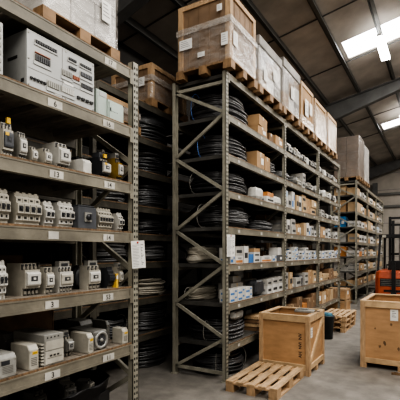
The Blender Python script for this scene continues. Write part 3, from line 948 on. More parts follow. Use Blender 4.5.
# --- level 2 (under the wrapped pallet): the big distribution board
def distribution_board():
    xf = LX - .03; y0, y1 = Y(27, xf), Y(94, xf); z = LL[4] + DK
    w = y1 - y0; h = .375; d = .42
    t = thing('distribution_board', 'large pale grey distribution board with rows of switches, on the near rack', 'switchboard', (xf, (y0 + y1) / 2, z))
    a = w / 2
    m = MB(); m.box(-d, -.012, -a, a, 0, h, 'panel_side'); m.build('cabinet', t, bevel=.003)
    m = MB(); m.box(-.0118, 0, -a, a, 0.001, h, 'panel_grey')
    m.box(0, .0012, -a + .005, a - .005, h * .335, h * .345, 'mid_grey'); m.box(0, .0012, -.012, -.008, 0.01, h - .01, 'mid_grey')
    m.build('front_plate', t)
    def row(yc, zc, n, pw, ph, c, name='switch_row', rail=True):
        m = MB()
        if rail:
            m.box(0, .006, yc - n * pw / 2 - .01, yc + n * pw / 2 + .01, zc - ph * .9, zc - ph * .45, 'panel_grey')
            m.box(0.0001, .003, yc - n * pw / 2 - .005, yc + n * pw / 2 + .005, zc - ph * .44, zc + ph * .55, 'grey_plastic')
        for k in range(n):
            y = yc - n * pw / 2 + pw * (k + .5)
            m.box(.003 if rail else 0, .012, y - pw * .34, y + pw * .34, zc - ph * .35, zc + ph * .4, c)
        m.build(name, t)
    row(-a * .50, h * .845, 9, .019, .026, 'dark_plastic')
    row(-a * .60, h * .56, 7, .017, .05, 'dark_plastic', 'busbar_block')
    m = MB(); m.box(.0, .010, -a * .60 - .06, -a * .60 + .06, h * .645, h * .66, 'rust_red'); m.build('red_strip', t)
    row(a * .27, h * .84, 5, .014, .022, 'dark_plastic'); row(a * .70, h * .84, 6, .018, .022, 'dark_plastic')
    row(a * .27, h * .68, 5, .014, .022, 'dark_plastic', 'switch_row', False); row(a * .72, h * .66, 7, .016, .04, 'charcoal')
    row(a * .10, h * .52, 6, .014, .05, 'grey_plastic', 'terminal_strip'); row(a * .38, h * .52, 4, .016, .035, 'rust_red', 'terminal_strip'); row(a * .74, h * .44, 8, .014, .04, 'dark_plastic')
    row(-a * .72, h * .17, 5, .026, .018, 'ink', 'socket_row', False); row(-a * .30, h * .19, 6, .016, .05, 'grey_plastic', 'terminal_strip')
    row(a * .12, h * .20, 7, .016, .05, 'white_plastic', 'terminal_strip'); row(a * .68, h * .17, 4, .042, .024, 'ink', 'socket_row', False)
    m = MB(); m.box(0, .003, a * .02, a * .30, h * .33, h * .37, 'paper'); m.build('name_strip', t); m = MB(); m.box(0, .003, -a * .26, -a * .06, h * .05, h * .1, 'paper'); m.build('name_strip', t)
    m = MB()
    for yy in (-a + .012, 0.02, a - .012):
        for zz in (.02, h * .5, h - .02):
            m.lathe([(.006, 0), (.006, .003), (0.0001, .004)], 8, 'screw_metal', (0, yy, zz), 'x')
    m.build('screw', t)
    m = MB(); m.box(-.2, -.1, -a - .003, -a + .0005, h * .55, h * .60, 'slot_dark'); m.build('side_vent', t); m = MB(); m.box(-.06, -.03, -a - .003, -a + .0005, h * .1, h * .16, 'slot_dark'); m.build('side_vent', t)
distribution_board()
xf = LX - .03
t = thing('control_cabinet', 'white control cabinet cut off by the left edge of the photo, beside the distribution board', 'cabinet', (xf, Y(3.2, xf) - .15, LL[4] + DK))
m = MB(); m.box(-.4, 0, -.15, .15, 0, .325, 'panel_grey'); m.build('case', t, bevel=.003)
m = MB()
for k in range(6):
    m.box(.0002, .004, .10, .135, .03 + .048 * k, .055 + .048 * k, 'grey_plastic')
m.build('terminal_strip', t)
def mint_cabinet():
    z = LL[4] + DK; ya, yb, yc = Y(95.5), Y(106), Y(121)
    t = thing('relay_cabinet', 'mint-grey metal relay cabinet with a small door, right of the distribution board', 'cabinet', (LX - .06, ya, z))
    m = MB(); m.box(-.3, 0, 0, yb - ya, 0, .215, 'mint_grey'); m.box(-.05, 0.003, .01, .02, .02, .2, 'panel_side'); m.build('case', t, bevel=.003)
    m = MB(); m.box(-.28, .012, yb - ya + .001, yc - ya, 0, .165, 'mint_grey'); m.build('side_case', t, bevel=.003)
    m = MB(); m.box(.0125, .02, yb - ya + .01, yc - ya - .004, .012, .15, 'mint_grey')
    for k in range(5):
        m.box(.02, .0208, yb - ya + .03 + .016 * k, yb - ya + .04 + .016 * k, .072, .078, 'ink')
    d = m.build('door', t, bevel=.002)
    m = MB(); m.box(.0205, .028, yb - ya + .016, yb - ya + .022, .07, .10, 'dark_plastic'); m.build('handle', d)
    m = MB(); m.box(0, .003, .03, yb - ya - .01, .17, .2, 'panel_grey'); m.build('name_plate', t)
mint_cabinet()

# --- level 3
z = LL[3] + DK
contactor('dark contactor with a yellow tag at the left edge, above the shelf label 13', Y(1), Y(15.5), z, 0.249, 'cream_plastic', 'charcoal', None, tagm='yellow')
contactor('white contactor directly right of the dark yellow-tagged one', Y(17.5), Y(29), z, 0.215, 'grey_plastic', 'white_plastic', None)
contactor('small white relay, the lower-left of two small ones above the label 13', Y(30), Y(39.5), z, 0.133, 'cream_plastic', 'white_plastic', n=2, name='relay', cat='relay')
contactor('small cream relay just left of the tall white switch block', Y(43), Y(53.5), z, 0.145, 'cream_plastic', 'white_plastic', n=2, name='relay', cat='relay')
contactor('tall white switch block with a screw on top, above the label 13', Y(54.5), Y(72.5), z, 0.226, 'white_plastic', 'white_plastic', None, depth=.2)
meter('low white box right of the tall white switch block', Y(73.5), Y(88), z, 0.110, 'white_plastic', sticker=None, vent=False, name='junction_box', cat='box', xf=LX - .03)
contactor('black and white contactor with a yellow sticker, above the label 14', Y(98), Y(112.5), z, 0.203, 'dark_plastic', 'white_plastic', 'charcoal', tagm='yellow', depth=.2)
contactor('white contactor on a yellow base next to the right post', Y(114.5), Y(129.5), z, 0.232, 'mustard', 'white_plastic', 'grey_plastic', depth=.18)
breaker('black breaker bank standing behind the low white box', Y(76, LX - .36), Y(95, LX - .36), z, 0.220, 5, 'dark_plastic', 'charcoal', xf=LX - .36)
contactor('grey relay half hidden behind the yellow-stickered contactor', Y(104, LX - .3), Y(116, LX - .3), z, 0.290, 'mid_grey', 'grey_plastic', 'cream_plastic', xf=LX - .3)

# --- level 4
z = LL[2] + DK
breaker('cream breaker cut off at the left edge, on the row of white breakers', Y(-8), Y(10.8), z, 0.217, 3, 'cream_plastic')
breaker('widest white four-pole breaker block, second from the left edge', Y(14), Y(42), z, 0.212, 4, 'cream_plastic')
breaker('white two-pole breaker joined to the right of the widest one', Y(42.5), Y(55), z, 0.175, 2, 'white_plastic')
breaker('white stepped breaker between the two-pole one and the black switch', Y(57), Y(75), z, 0.185, 3, 'white_plastic')
def black_switch():
    z = LL[2] + DK; y0, y1 = Y(75.5), Y(94)
    w = y1 - y0
    t = thing('isolator_switch', 'black isolator switch with a square knob in the row of white breakers', 'switch', (LX - .04, (y0 + y1) / 2, z))
    m = MB(); m.box(-.16, 0, -w / 2, w / 2, 0, .165, 'charcoal'); m.box(-.15, -.01, -w / 2 + .01, w / 2 - .01, .165, .18, 'dark_plastic'); m.build('body', t, bevel=.005)
    m = MB(); m.box(.0005, .008, -.035, .035, .055, .125, 'grey_plastic'); m.build('escutcheon', t)
    m = MB(); m.lathe([(.024, 0), (.022, .02), (0.0001, .021)], 14, 'dark_plastic', (.008, 0, .09), 'x'); m.box(.029, .04, -.006, .006, .068, .112, 'dark_plastic'); m.build('knob', t)
black_switch()
breaker('white five-pole terminal breaker right of the black switch', Y(96), Y(113.5), z, 0.175, 5, 'cream_plastic')
breaker('small white breaker nearest the right post, above the label 14', Y(116), Y(127.5), z, 0.154, 2, 'white_plastic')

# --- level 5
z = LL[1] + DK
breaker('white breaker cut off at the left edge, one shelf below the white breaker row', Y(-8), Y(8), z, 0.237, 3, 'white_plastic')
contactor('big cream power contactor above the shelf label 3', Y(20), Y(43), z, 0.237, 'cream_plastic', 'white_plastic', None, depth=.22, n=4)
contactor('narrow cream relay clipped to the right of the big cream contactor', Y(44), Y(56), z, 0.204, 'cream_plastic', 'white_plastic', None, n=2, name='relay', cat='relay')
contactor('white contactor with several windows, left of the dark round reel', Y(58), Y(75), z, 0.204, 'white_plastic', 'cream_plastic', 'grey_plastic', n=4)
contactor('white contactor just left of the black terminal block', Y(87), Y(102.5), z, 0.204, 'cream_plastic', 'white_plastic', 'grey_plastic', n=3, tagm=None)
contactor('white relay beside a yellow strip at the right end, under the notice', Y(117.5), Y(129.5), z, 0.182, 'cream_plastic', 'white_plastic', 'grey_plastic', n=2, name='relay', cat='relay')
m = MB(); yy = Y(115); m.box(-.12, 0, -.011, .011, 0, .115, 'yellow'); m.box(.0001, .002, -.008, .008, .07, .1, 'paper'); m.box(-.1, -.02, -.008, .008, .115, .125, 'grey_plastic')
tag(m.build('terminal_block', None, (LX - .045, yy, z)), 'narrow yellow terminal strip left of the relay under the notice', 'terminal')
breaker('black terminal block between two white contactors above the label 53', Y(104.5), Y(113.5), z, 0.165, 4, 'dark_plastic', 'charcoal', xf=LX - .05)
t = thing('cable_reel', 'dark round cable reel standing on edge behind the contactors', 'reel', (LX - .24, Y(81, LX - .24), z))
m = MB(); m.lathe([(.02, -.04), (.095, -.04), (.095, -.03), (.06, -.03), (.06, .03), (.095, .03), (.095, .04), (.02, .04), (.02, -.04)], 22, 'dark_plastic', (0, 0, .095), 'x'); m.build('spool', t)
m = MB(); m.lathe([(.061, -.029), (.082, -.026), (.085, 0), (.082, .026), (.061, .029)], 22, 'cable_grey', (0, 0, .095), 'x'); m.build('cable', t)

# --- level 6
z = LL[0] + DK
meter('grey meter box cut off at the left edge of the lowest near shelf', Y(-12), Y(12.8), z, 0.142, 'grey_plastic', sticker=None, display=True, name='meter_box', cat='meter')
meter('grey power supply with a yellow sticker, left of the finned drive', Y(18), Y(35), z, 0.163, 'cream_plastic', depth=.2)
def drive():
    z = LL[0] + DK; y0, y1 = Y(40.5), Y(60); w = y1 - y0
    t = thing('motor_drive', 'large grey motor drive with cooling fins along its sides', 'motor drive', (LX - .03, (y0 + y1) / 2, z))
    m = MB(); m.box(-.34, 0, -w / 2, w / 2, 0, .21, 'grey_plastic'); m.build('case', t, bevel=.004)
    m = MB()
    for k in range(7):
        m.box(-.3, -.004, -w / 2 - .02, -w / 2 - .0005, .012 + .022 * k, .022 + .022 * k, 'cream_plastic')
    m.build('cooling_fin', t)
    m = MB(); m.box(.0003, .004, -w / 2 + .008, w / 2 - .006, .105, .165, 'cream_plastic'); m.box(.0003, .004, -w / 2 + .006, w / 2 - .006, .012, .095, 'cream_plastic'); m.build('cover', t)
    m = MB()
    for k in range(3):
        m.box(.0042, .006, -.04 + .03 * k, -.022 + .03 * k, .06, .072, 'ink')
    m.build('indicator', t); m = MB()
    for k in range(4):
        m.box(.0003, .0022, -w / 2 + .02 + .03 * k, -w / 2 + .03 + .03 * k, .185, .195, 'ink')
    m.build('indicator', t)
    m = MB(); m.box(.0042, .006, -w / 2 + .02, w / 2 - .02, .05, .053, 'mid_grey'); m.build('trim_strip', t)
drive()
contactor('battered grey and dark actuator right of the finned drive', Y(62.5), Y(75.5), z, 0.168, 'grey_plastic', 'alloy', 'mid_grey', n=2, name='actuator', cat='actuator', depth=.2)
meter('cream power supply with a yellow sticker, left of the round fan', Y(77.5), Y(90), z, 0.152, 'cream_plastic', depth=.2)
def fan_box():
    z = LL[0] + DK; y0, y1 = Y(94, LX - .06), Y(107.5, LX - .06); w = y1 - y0; h = .15
    t = thing('fan_unit', 'grey fan unit with a round grille and red label on its side', 'fan', (LX - .06, (y0 + y1) / 2, z))
    m = MB(); m.box(-.32, 0, -w / 2, w / 2, 0, h, 'mid_grey'); m.build('case', t, bevel=.012)
    m = MB(); m.lathe([(.070, 0), (.070, .012), (.052, .012), (.048, .004)], 24, 'alloy', (0.0005, 0, h / 2), 'x'); m.build('fan_ring', t)
    m = MB()
    for k in range(7):
        th = 2 * PI * k / 7
        m.bar((.006, .012 * math.cos(th), h / 2 + .012 * math.sin(th)), (.006, .047 * math.cos(th + .3), h / 2 + .047 * math.sin(th + .3)), .018, .003, 'dark_plastic', up=(1, 0, .4))
    m.build('fan_blades', t)
    m = MB(); m.lathe([(.016, 0), (.015, .012), (.0001, .013)], 14, 'grey_plastic', (.001, 0, h / 2), 'x'); m.build('hub', t)
    m = MB(); m.box(-.05, -.02, -w / 2 - .0015, -w / 2 - .0002, .035, .065, 'red'); m.build('red_label', t)
fan_box()
meter('grey rounded box standing behind the fan unit', Y(101, LX - .24), Y(112, LX - .24), z, 0.173, 'mid_grey', xf=LX - .24, sticker=None, name='junction_box', cat='box')
meter('cream power supply with yellow sticker nearest the right post on the lowest near shelf', Y(115), Y(127.5), z, 0.131, 'cream_plastic', depth=.12)

# things in the shade at the back of the near rack's shelves
def plank(label, y0, y1, x, z, h, dp=.06):
    t = thing('timber_board', label, 'board', (x, (y0 + y1) / 2, z))
    m = MB(); m.box(-dp / 2, dp / 2, -(y1 - y0) / 2, (y1 - y0) / 2, 0, h, 'old_wood'); m.build('board', t)
    m = MB(); m.box(-dp / 2 - .0, dp / 2 + .003, (y1 - y0) / 2 + .0005, (y1 - y0) / 2 + .012, 0, h, 'cardboard_dark'); m.build('end_cap', t)
plank('long brown timber board at the back of the shelf labelled 3 and 53', .75, 2.05, -2.93, LL[1] + DK, .27)
plank('brown board in shade behind the row of white breakers', .75, 1.95, -2.93, LL[2] + DK, .24)
plank('brown board in shade behind the finned motor drive', .75, 2.35, -2.93, LL[0] + DK, .31)
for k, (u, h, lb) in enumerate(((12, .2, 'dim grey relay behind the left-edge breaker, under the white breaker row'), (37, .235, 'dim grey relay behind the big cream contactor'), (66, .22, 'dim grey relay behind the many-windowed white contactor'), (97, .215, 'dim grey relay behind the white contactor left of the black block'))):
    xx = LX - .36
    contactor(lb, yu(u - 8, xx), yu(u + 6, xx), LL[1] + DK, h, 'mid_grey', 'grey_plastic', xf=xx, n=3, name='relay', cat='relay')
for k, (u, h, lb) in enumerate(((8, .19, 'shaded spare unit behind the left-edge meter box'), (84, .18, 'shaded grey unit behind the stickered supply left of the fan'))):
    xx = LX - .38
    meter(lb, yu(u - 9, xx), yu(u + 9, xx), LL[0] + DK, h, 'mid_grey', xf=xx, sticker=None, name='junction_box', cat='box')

# black tub with scrap under the near rack
def tub():
    x0, x1, y0, y1, h = -2.98, -2.30, 1.05, 2.62, .54
    cx, cy = (x0 + x1) / 2, (y0 + y1) / 2
    t = thing('black_tub', 'black lined tub of scrap parts on the floor under the near rack', 'tub', (cx, cy, 0))
    rnd = random.Random(5)
    prof = [(.86, 0), (.90, .18), (.95, .38), (1.0, .54), (1.02, .55), (.97, .535), (.92, .40), (.85, .22), (.0001, .20)]
    m = MB(); n = 40; vs = []
    a, b = (x1 - x0) / 2 - .03, (y1 - y0) / 2 - .02
    for (s, hh) in prof:
        for k in range(n):
            th = 2 * PI * k / n
            c, sn = math.cos(th), math.sin(th)
            e = 4.0
            rr = 1 / ((abs(c) ** e + abs(sn) ** e) ** (1 / e))
            j = 1 + rnd.uniform(-.012, .0)
            zz = hh + (rnd.uniform(-.03, .03) if hh > .3 else 0)
            vs.append((a * s * rr * c * j, b * s * rr * sn * j, zz))
    fs = [(i * n + k, i * n + (k + 1) % n, (i + 1) * n + (k + 1) % n, (i + 1) * n + k) for i in range(len(prof) - 1) for k in range(n)]
    fs.append(tuple(range(n - 1, -1, -1)))
    m.add(vs, fs, 'black_plastic', True); m.build('liner', t)
    m = MB(); m.box(-a * .86, a * .86, -b * .86, b * .86, .225, .46, 'slot_dark'); m.build('packing', t)
tub()
scrap = ((-2.50, 2.36, 'grey scrap relay at the right end of the black tub, nearest the post'), (-2.50, 2.14, 'grey scrap relay second from the right end in the black tub'),
         (-2.52, 1.90, 'grey scrap relay in the middle of the black tub\'s front row'), (-2.76, 2.30, 'grey scrap relay at the back right corner of the black tub'),
         (-2.76, 2.02, 'grey scrap relay in the middle of the black tub\'s back row'), (-2.76, 1.74, 'grey scrap relay left in the black tub\'s back row'), (-2.5, 1.66, 'grey scrap relay left in the black tub\'s front row'))
for k, (x, y, lb) in enumerate(scrap):
    contactor(lb, y - .075 - .0, y + .06, .461, .11 + .02 * (k % 3), 'grey_plastic' if k % 2 else 'mid_grey', 'cream_plastic' if k % 3 == 0 else 'mid_grey', xf=x + .06, rot=(.45, -.3, .2, -.5, .3, -.2, .4)[k], n=2, name='relay', cat='relay', depth=.13)

# ------------------------------------------------------------------ paper notices on posts
def notice(label, x, y, z, w, h, tilt=0.0):
    t = thing('paper_notice', label, 'notice', (x + .032, y - .012, z), math.radians(-33))
    R = Matrix.Rotation(tilt, 4, 'X')
    m = MB(); m.box(0, .0015, -w / 2, w / 2, -h, 0, 'paper', R)
    rnd = random.Random(2)
    zz = -h * .16
    while zz > -h * .94:
        L = rnd.uniform(.45, .8)
        m.box(.0015, .002, -w * .42, -w * .42 + w * L * .7, zz, zz + h * .016, 'print_grey', R)
        m.box(.0015, .002, w * .2, w * .2 + w * .2 * rnd.random(), zz, zz + h * .022, 'ink', R)
        zz -= h * .055
    m.build('sheet', t)
    m = MB(); m.lathe([(.008, 0.0021), (.009, .007), (.0001, .010)], 10, 'red', (0, 0, -h * .06), 'x'); m.build('pin', t)
yn = yu(135.5, LX + .012)
notice('white printed notice pinned on the near rack\'s right post', LX + .0125, yn, zv(241, LX, yn), .118, .232, .06)
yn = yu(228.3, MX + .008)
notice('white printed notice pinned on the middle rack\'s near post', MX + .0085, MY[0] + .065, zv(234.5, MX, MY[0]), .115, .27, .0)

# ------------------------------------------------------------------ shelf goods on the middle and far racks
def carton(label, x1, y0, y1, z, h, depth=.2, body='cardboard', pr=None, tape=True, rot=0.0, group=None, name='carton', cat='box'):
    """cardboard box with flaps, tape and printed panels; too small in the photo to show parts"""
    w = y1 - y0
    m = MB()
    a, b = depth / 2, w / 2
    m.box(-a, a, -b, b, 0, h, body)
    m.box(-a, a, -b, -.001, h, h + .002, body); m.box(-a, a, .001, b, h, h + .002, body)
    if tape:
        m.box(-a, a, -min(.02, b * .3), min(.02, b * .3), h + .002, h + .0026, 'tape')
        m.box(a, a + .0006, -min(.02, b * .3), min(.02, b * .3), h * .72, h + .0026, 'tape')
    if pr:
        kind = pr
        if kind == 'label':
            m.box(a, a + .0012, b * .1, b * .75, h * .3, h * .68, 'paper')
        elif kind == 'blue':
            m.box(a, a + .0012, -b * .85, b * .2, h * .15, h * .5, 'blue'); m.box(a, a + .0012, b * .35, b * .85, h * .55, h * .85, 'blue')
            m.box(-a * .7, a * .2, -b - .0012, -b, h * .2, h * .55, 'blue')
        elif kind == 'bluetop':
            m.box(a, a + .0012, -b * .9, b * .9, h * .66, h * .96, 'pale_blue'); m.box(a, a + .0014, -b * .6, b * .5, h * .2, h * .42, 'print_grey')
        elif kind == 'dark':
            m.box(a, a + .0012, -b * .7, b * .7, h * .3, h * .62, 'ink'); m.box(-a * .6, a * .6, -b - .0012, -b, h * .3, h * .6, 'print_grey')
        elif kind == 'orange':
            m.box(a, a + .0012, -b * .9, b * .9, h * .1, h * .45, 'orange_box'); m.box(a, a + .0012, -b * .4, b * .6, h * .6, h * .8, 'print_grey')
    o = m.build(name, None, (x1 - a, (y0 + y1) / 2, z), rot)
    return tag(o, label, cat, group)

def packet(label, x1, y0, y1, z, h, depth=.2, body='white_plastic', group=None, seed=0, name='wrapped_packet', cat='packet'):
    """soft lumpy bag or packet"""
    rnd = random.Random(seed); w = y1 - y0
    m = MB(); nu, nv = 12, 7; vs = []; a, b = depth / 2, w / 2
    for j in range(nv + 1):
        ph = -PI / 2 + PI * j / nv
        for k in range(nu):
            th = 2 * PI * k / nu
            c = math.cos(ph); e = .55
            def se(v): return math.copysign(abs(v) ** e, v)
            jit = 1 + rnd.uniform(-.14, .0)
            vs.append((a * se(c) * se(math.cos(th)) * jit, b * se(c) * se(math.sin(th)) * jit, max(0, h / 2 + h / 2 * se(math.sin(ph)) * (1 if j < nv / 2 else jit))))
    fs = [(j * nu + k, j * nu + (k + 1) % nu, (j + 1) * nu + (k + 1) % nu, (j + 1) * nu + k) for j in range(nv) for k in range(nu)]
    m.add(vs, fs, body, False)
    o = m.build(name, None, (x1 - a, (y0 + y1) / 2, z), rnd.uniform(-.1, .1))
    return tag(o, label, cat, group)

def tin(label, x1, yc, z, r, h, body='grey_plastic', group=None, name='tin', cat='tin'):
    m = MB(); m.lathe([(.0001, 0), (r, 0), (r, h * .93), (r * 1.04, h * .93), (r * 1.04, h), (r * .9, h), (r * .88, h * .97), (.0001, h * .97)], 14, body)
    m.lathe([(r * 1.004, h * .2), (r * 1.004, h * .7)], 14, 'paper')
    return tag(m.build(name, None, (x1 - r * 1.05, yc, z)), label, cat, group)

FXM = MX - .03
def ym(u, x=FXM):
    return yu(u, x)

def cb(label, u0, u1, lv, h, z_add=0.0, xoff=0.0, L=ML, **k):
    x = FXM - xoff
    return carton(label, x, yu(u0, x) + .002, yu(u1, x) - .002, L[lv] + DK + z_add, h, **k)

# first bay of the middle rack
cb('lower brown carton of the pair right of the topmost coil', 258, 267, 6, .135, body='cardboard', pr='label')
cb('upper brown carton sitting on another, right of the topmost coil', 258, 268, 6, .15, .139, body='cardboard', rot=.08)
cb('smaller brown carton in shade right of the stacked pair of cartons', 269.5, 273.5, 6, .145, body='cardboard_dark', xoff=.02)
cb('brown carton with a white label beside the second upright, topmost shelf', 275.5, 282.8, 6, .16, body='cardboard', pr='label')
cb('tall brown carton right of the blue-tied coil, second shelf down', 257, 264.5, 5, .24, body='cardboard', pr='label')
cb('narrow brown carton right of the tall brown one, second shelf down', 265, 270, 5, .22, body='cardboard')
packet('white wrapped packet right of the third coil down', FXM, ym(257), ym(265.5), ML[4] + DK, .20, .2, 'white_plastic', seed=1)
cb('flat white carton under a small orange box', 266.5, 274.5, 4, .09, body='pack_white', pr='dark')
cb('small orange box on a flat white carton', 267.5, 273.5, 4, .065, .093, body='orange_box')
packet('crumpled white bag next to the second upright, level with the orange box', FXM, ym(275.5), ym(282.5), ML[4] + DK, .15, .2, 'white_plastic', seed=2)
# shelf 5 up: small packs behind the notice
S5 = 2
for (u0, u1, h, za, bd, pr, lb) in (
    (230.5, 235, .115, 0, 'pack_white', 'blue', 'small white and blue carton right behind the notice, lowest of its column'),
    (230.5, 235, .085, .118, 'pack_white', 'orange', 'small white and orange carton behind the notice, on the blue and white one'),
    (235.5, 243, .10, 0, 'pack_white', 'orange', 'orange-banded white carton at the foot of the column right of the notice'),
    (235.5, 243, .12, .103, 'grey_card', 'dark', 'grey carton on the orange-banded one right of the notice'),
    (244, 248.5, .23, 0, 'pack_white', 'dark', 'tall narrow white carton beside the dark blue box'),
    (249, 253.5, .12, 0, 'blue', None, 'dark blue box between tall white carton and a column of three'),
    (254, 260, .075, 0, 'pack_white', 'dark', 'bottom white carton of the column of three right of the dark blue box'),
    (254, 260, .07, .078, 'pack_white', 'dark', 'middle white carton of the column of three right of the dark blue box'),
    (254, 260, .05, .151, 'cardboard', None, 'brown carton topping the column of three right of the dark blue box'),
    (261.5, 271.5, .085, 0, 'pack_white', 'orange', 'wide low white carton in the middle of the notice-level shelf'),
    (272.5, 276.5, .10, 0, 'pack_white', 'blue', 'small blue-banded carton right of the wide low white one'),
    (277, 282.5, .10, 0, 'charcoal', 'label', 'black box with a white label by the second upright'),
    (278, 281.5, .12, .103, 'load_white', None, 'slim white carton on the labelled black box'),
):
    cb(lb, u0, u1, S5, h, za, body=bd, pr=pr, depth=.16, tape=False, group='small packs on the notice-level shelf')
for u, lb in ((258.5, 'left grey tin of two at the back, above the wide low carton'), (267, 'right grey tin of two at the back, above the wide low carton')):
    xx = FXM - .25
    cb('dark carton at the back carrying the %s grey tin' % ('left' if u < 260 else 'right'), u - 4, u + 1, S5, .165, xoff=.25, body='cardboard_dark', depth=.2)
    tin(lb, xx - .03, yu(u - 1.5, xx), ML[S5] + DK + .169, .045, .07, 'grey_plastic')
# shelf 6 up
S6 = 1
for r in range(2):
    for k, (u0, u1) in enumerate(((230, 237.5), (238, 245), (245.5, 252.3))):
        cb('white carton with blue print, %s one in the %s row beside the near post' % (('left', 'middle', 'right')[k], ('lower', 'upper')[r]), u0, u1, S6, .078, .081 * r, body='pack_white', pr='blue', depth=.15, tape=False, group='white and blue cartons by the near post')
cb('grey carton standing behind the white and blue cartons', 231, 243, S6, .21, xoff=.17, body='grey_card', pr='dark')
cb('smaller grey carton on top of the grey one behind the white and blue cartons', 233, 241, S6, .09, .214, xoff=.19, body='grey_card')
cb('long grey carton behind, left of the black bag', 245, 256.5, S6, .225, xoff=.25, body='grey_card', pr='dark')
packet('black bag with a white mark, right of the white and blue cartons', FXM, ym(256), ym(266.5), ML[S6] + DK, .235, .22, 'dark_plastic', seed=5)
for k, (u0, u1, h, za, lb) in enumerate(((267.5, 272, .12, 0, 'lower left'), (267.5, 272, .09, .123, 'upper left'), (272.5, 278, .13, 0, 'lower middle'), (272.5, 278, .09, .133, 'upper middle'), (278.5, 282.6, .13, 0, 'lower right'), (278.5, 282.6, .1, .133, 'upper right'))):
    cb('pale grey pack, %s of the six right of the black bag' % lb, u0, u1, S6, h, za, body='pack_white' if k % 2 == 0 else 'grey_card', pr='dark', depth=.18, tape=False, group='pale packs right of the black bag')
# lowest shelf
packet('silvery plastic bag lying on the lowest shelf next to the black coil', FXM - .02, ym(236), ym(247), ML[0] + DK + .255, .13, .14, 'alloy', seed=8)
for k in range(4):
    xx = FXM
    t = thing('timber_batten', 'short timber batten, %s of the stack on the lowest shelf behind the crate' % (('bottom one', 'second from bottom', 'third from bottom', 'top one')[k]), 'batten', (xx - .12, yu(256, xx) + .30, ML[0] + DK + .056 * k), .04 * (k % 2), 'battens on the lowest shelf')
    m = MB(); m.box(-.11, .11, -.22, .22, 0, .045, 'pine_y' if k % 2 else 'cardboard_dark'); m.build('board', t)
    m = MB(); m.box(-.112, .112, -.11, -.09, .045, .0475, 'tape'); m.box(-.112, .112, .1, .12, .045, .0475, 'tape'); m.box(.11, .1115, -.05, .05, .01, .035, 'paper'); m.build('strap', t)

# generic goods of bays two and three of the middle rack and of the far rack
SHELF = ['lowest shelf', 'second shelf up', 'third shelf up', 'fourth shelf up', 'fifth shelf up', 'sixth shelf up', 'seventh shelf up', 'top shelf']
LOOK = {
    'b': ('brown carton', 'carton', 'box'), 'B': ('pale brown carton', 'carton', 'box'), 'd': ('dark brown carton', 'carton', 'box'),
    'w': ('dark-printed white carton', 'carton', 'box'), 'u': ('blue-printed white carton', 'carton', 'box'), 'p': ('pale blue-topped carton', 'carton', 'box'),
    'g': ('grey carton', 'carton', 'box'), 'k': ('white bag', 'wrapped_packet', 'packet'), 'm': ('dark grey motor', 'electric_motor', 'motor'),
    'c': ('dark and white contactor', 'contactor', 'contactor'), 't': ('grey tin', 'tin', 'tin'), 'o': ('orange-brown box', 'carton', 'box'),
    'f': ('flat brown parcel', 'parcel', 'parcel'), 'n': ('blue plastic bin', 'storage_bin', 'bin'), 'K': ('black bag', 'wrapped_packet', 'packet'),
}
def motor_mesh(w, h, dp):
    m = MB(); r = h * .42
    m.lathe([(.0001, 0), (r * .8, 0), (r, dp * .12), (r, dp * .75), (r * .85, dp * .8), (r * .85, dp * .95), (.0001, dp * .97)], 12, 'mid_grey', (-dp, 0, h * .5), 'x')
    for k in range(10):
        th = 2 * PI * k / 10
        m.bar((-dp * .85, r * 1.05 * math.cos(th), h * .5 + r * 1.05 * math.sin(th)), (-dp * .25, r * 1.05 * math.cos(th), h * .5 + r * 1.05 * math.sin(th)), .006, .012, 'charcoal')
    m.box(-dp * .8, -dp * .3, -w * .42, w * .42, 0, h * .12, 'mid_grey')
    m.box(-dp * .65, -dp * .35, -w * .18, w * .18, h * .88, h * 1.0, 'alloy')
    m.lathe([(.012, 0), (.012, dp * .12), (.0001, dp * .12)], 8, 'screw_metal', (-dp * .05, 0, h * .5), 'x')
    return m
def contactor_mesh(w, h, dp, dark):
    m = MB(); c1, c2 = ('dark_plastic', 'grey_plastic') if dark else ('cream_plastic', 'white_plastic')
    m.prism_y([(-dp, 0), (-.2 * dp, 0), (-.2 * dp, .2 * h), (-.08 * dp, .25 * h), (-.08 * dp, .75 * h), (-.3 * dp, .8 * h), (-.3 * dp, h), (-dp, h)], -w / 2, w / 2, c1)
    m.box(-.08 * dp, 0, -w * .42, w * .42, .3 * h, .68 * h, c2)
    m.box(0, .002, -w * .25, w * .2, .42 * h, .58 * h, 'ink')
    for k in range(3):
        y = -w / 2 + w * (k + .5) / 3
        m.box(-.3 * dp, -.22 * dp, y - w * .1, y + w * .1, .82 * h, .93 * h, 'screw_metal'); m.box(-.2 * dp, -.12 * dp, y - w * .1, y + w * .1, .05 * h, .15 * h, 'screw_metal')
    return m
def bin_mesh(w, h, dp):
    m = MB(); t = .012
    m.box(-dp, 0, -w / 2, w / 2, 0, t, 'blue_bin'); m.box(-dp, -dp + t, -w / 2, w / 2, t, h, 'blue_bin')
    m.box(-t, 0, -w / 2, w / 2, t, h, 'blue_bin')
    for s in (-1, 1):
        a, b = sorted((s * w / 2, s * (w / 2 - t))); m.box(-dp + t, -t, a, b, t, h, 'blue_bin')
    m.box(-dp - .01, .01, -w / 2 - .01, -w / 2, h - .035, h, 'blue_bin'); m.box(0, .01, -w / 2, w / 2, h - .035, h, 'blue_bin')
    m.box(0, .003, -w * .25, w * .25, h * .3, h * .6, 'paper')
    return m

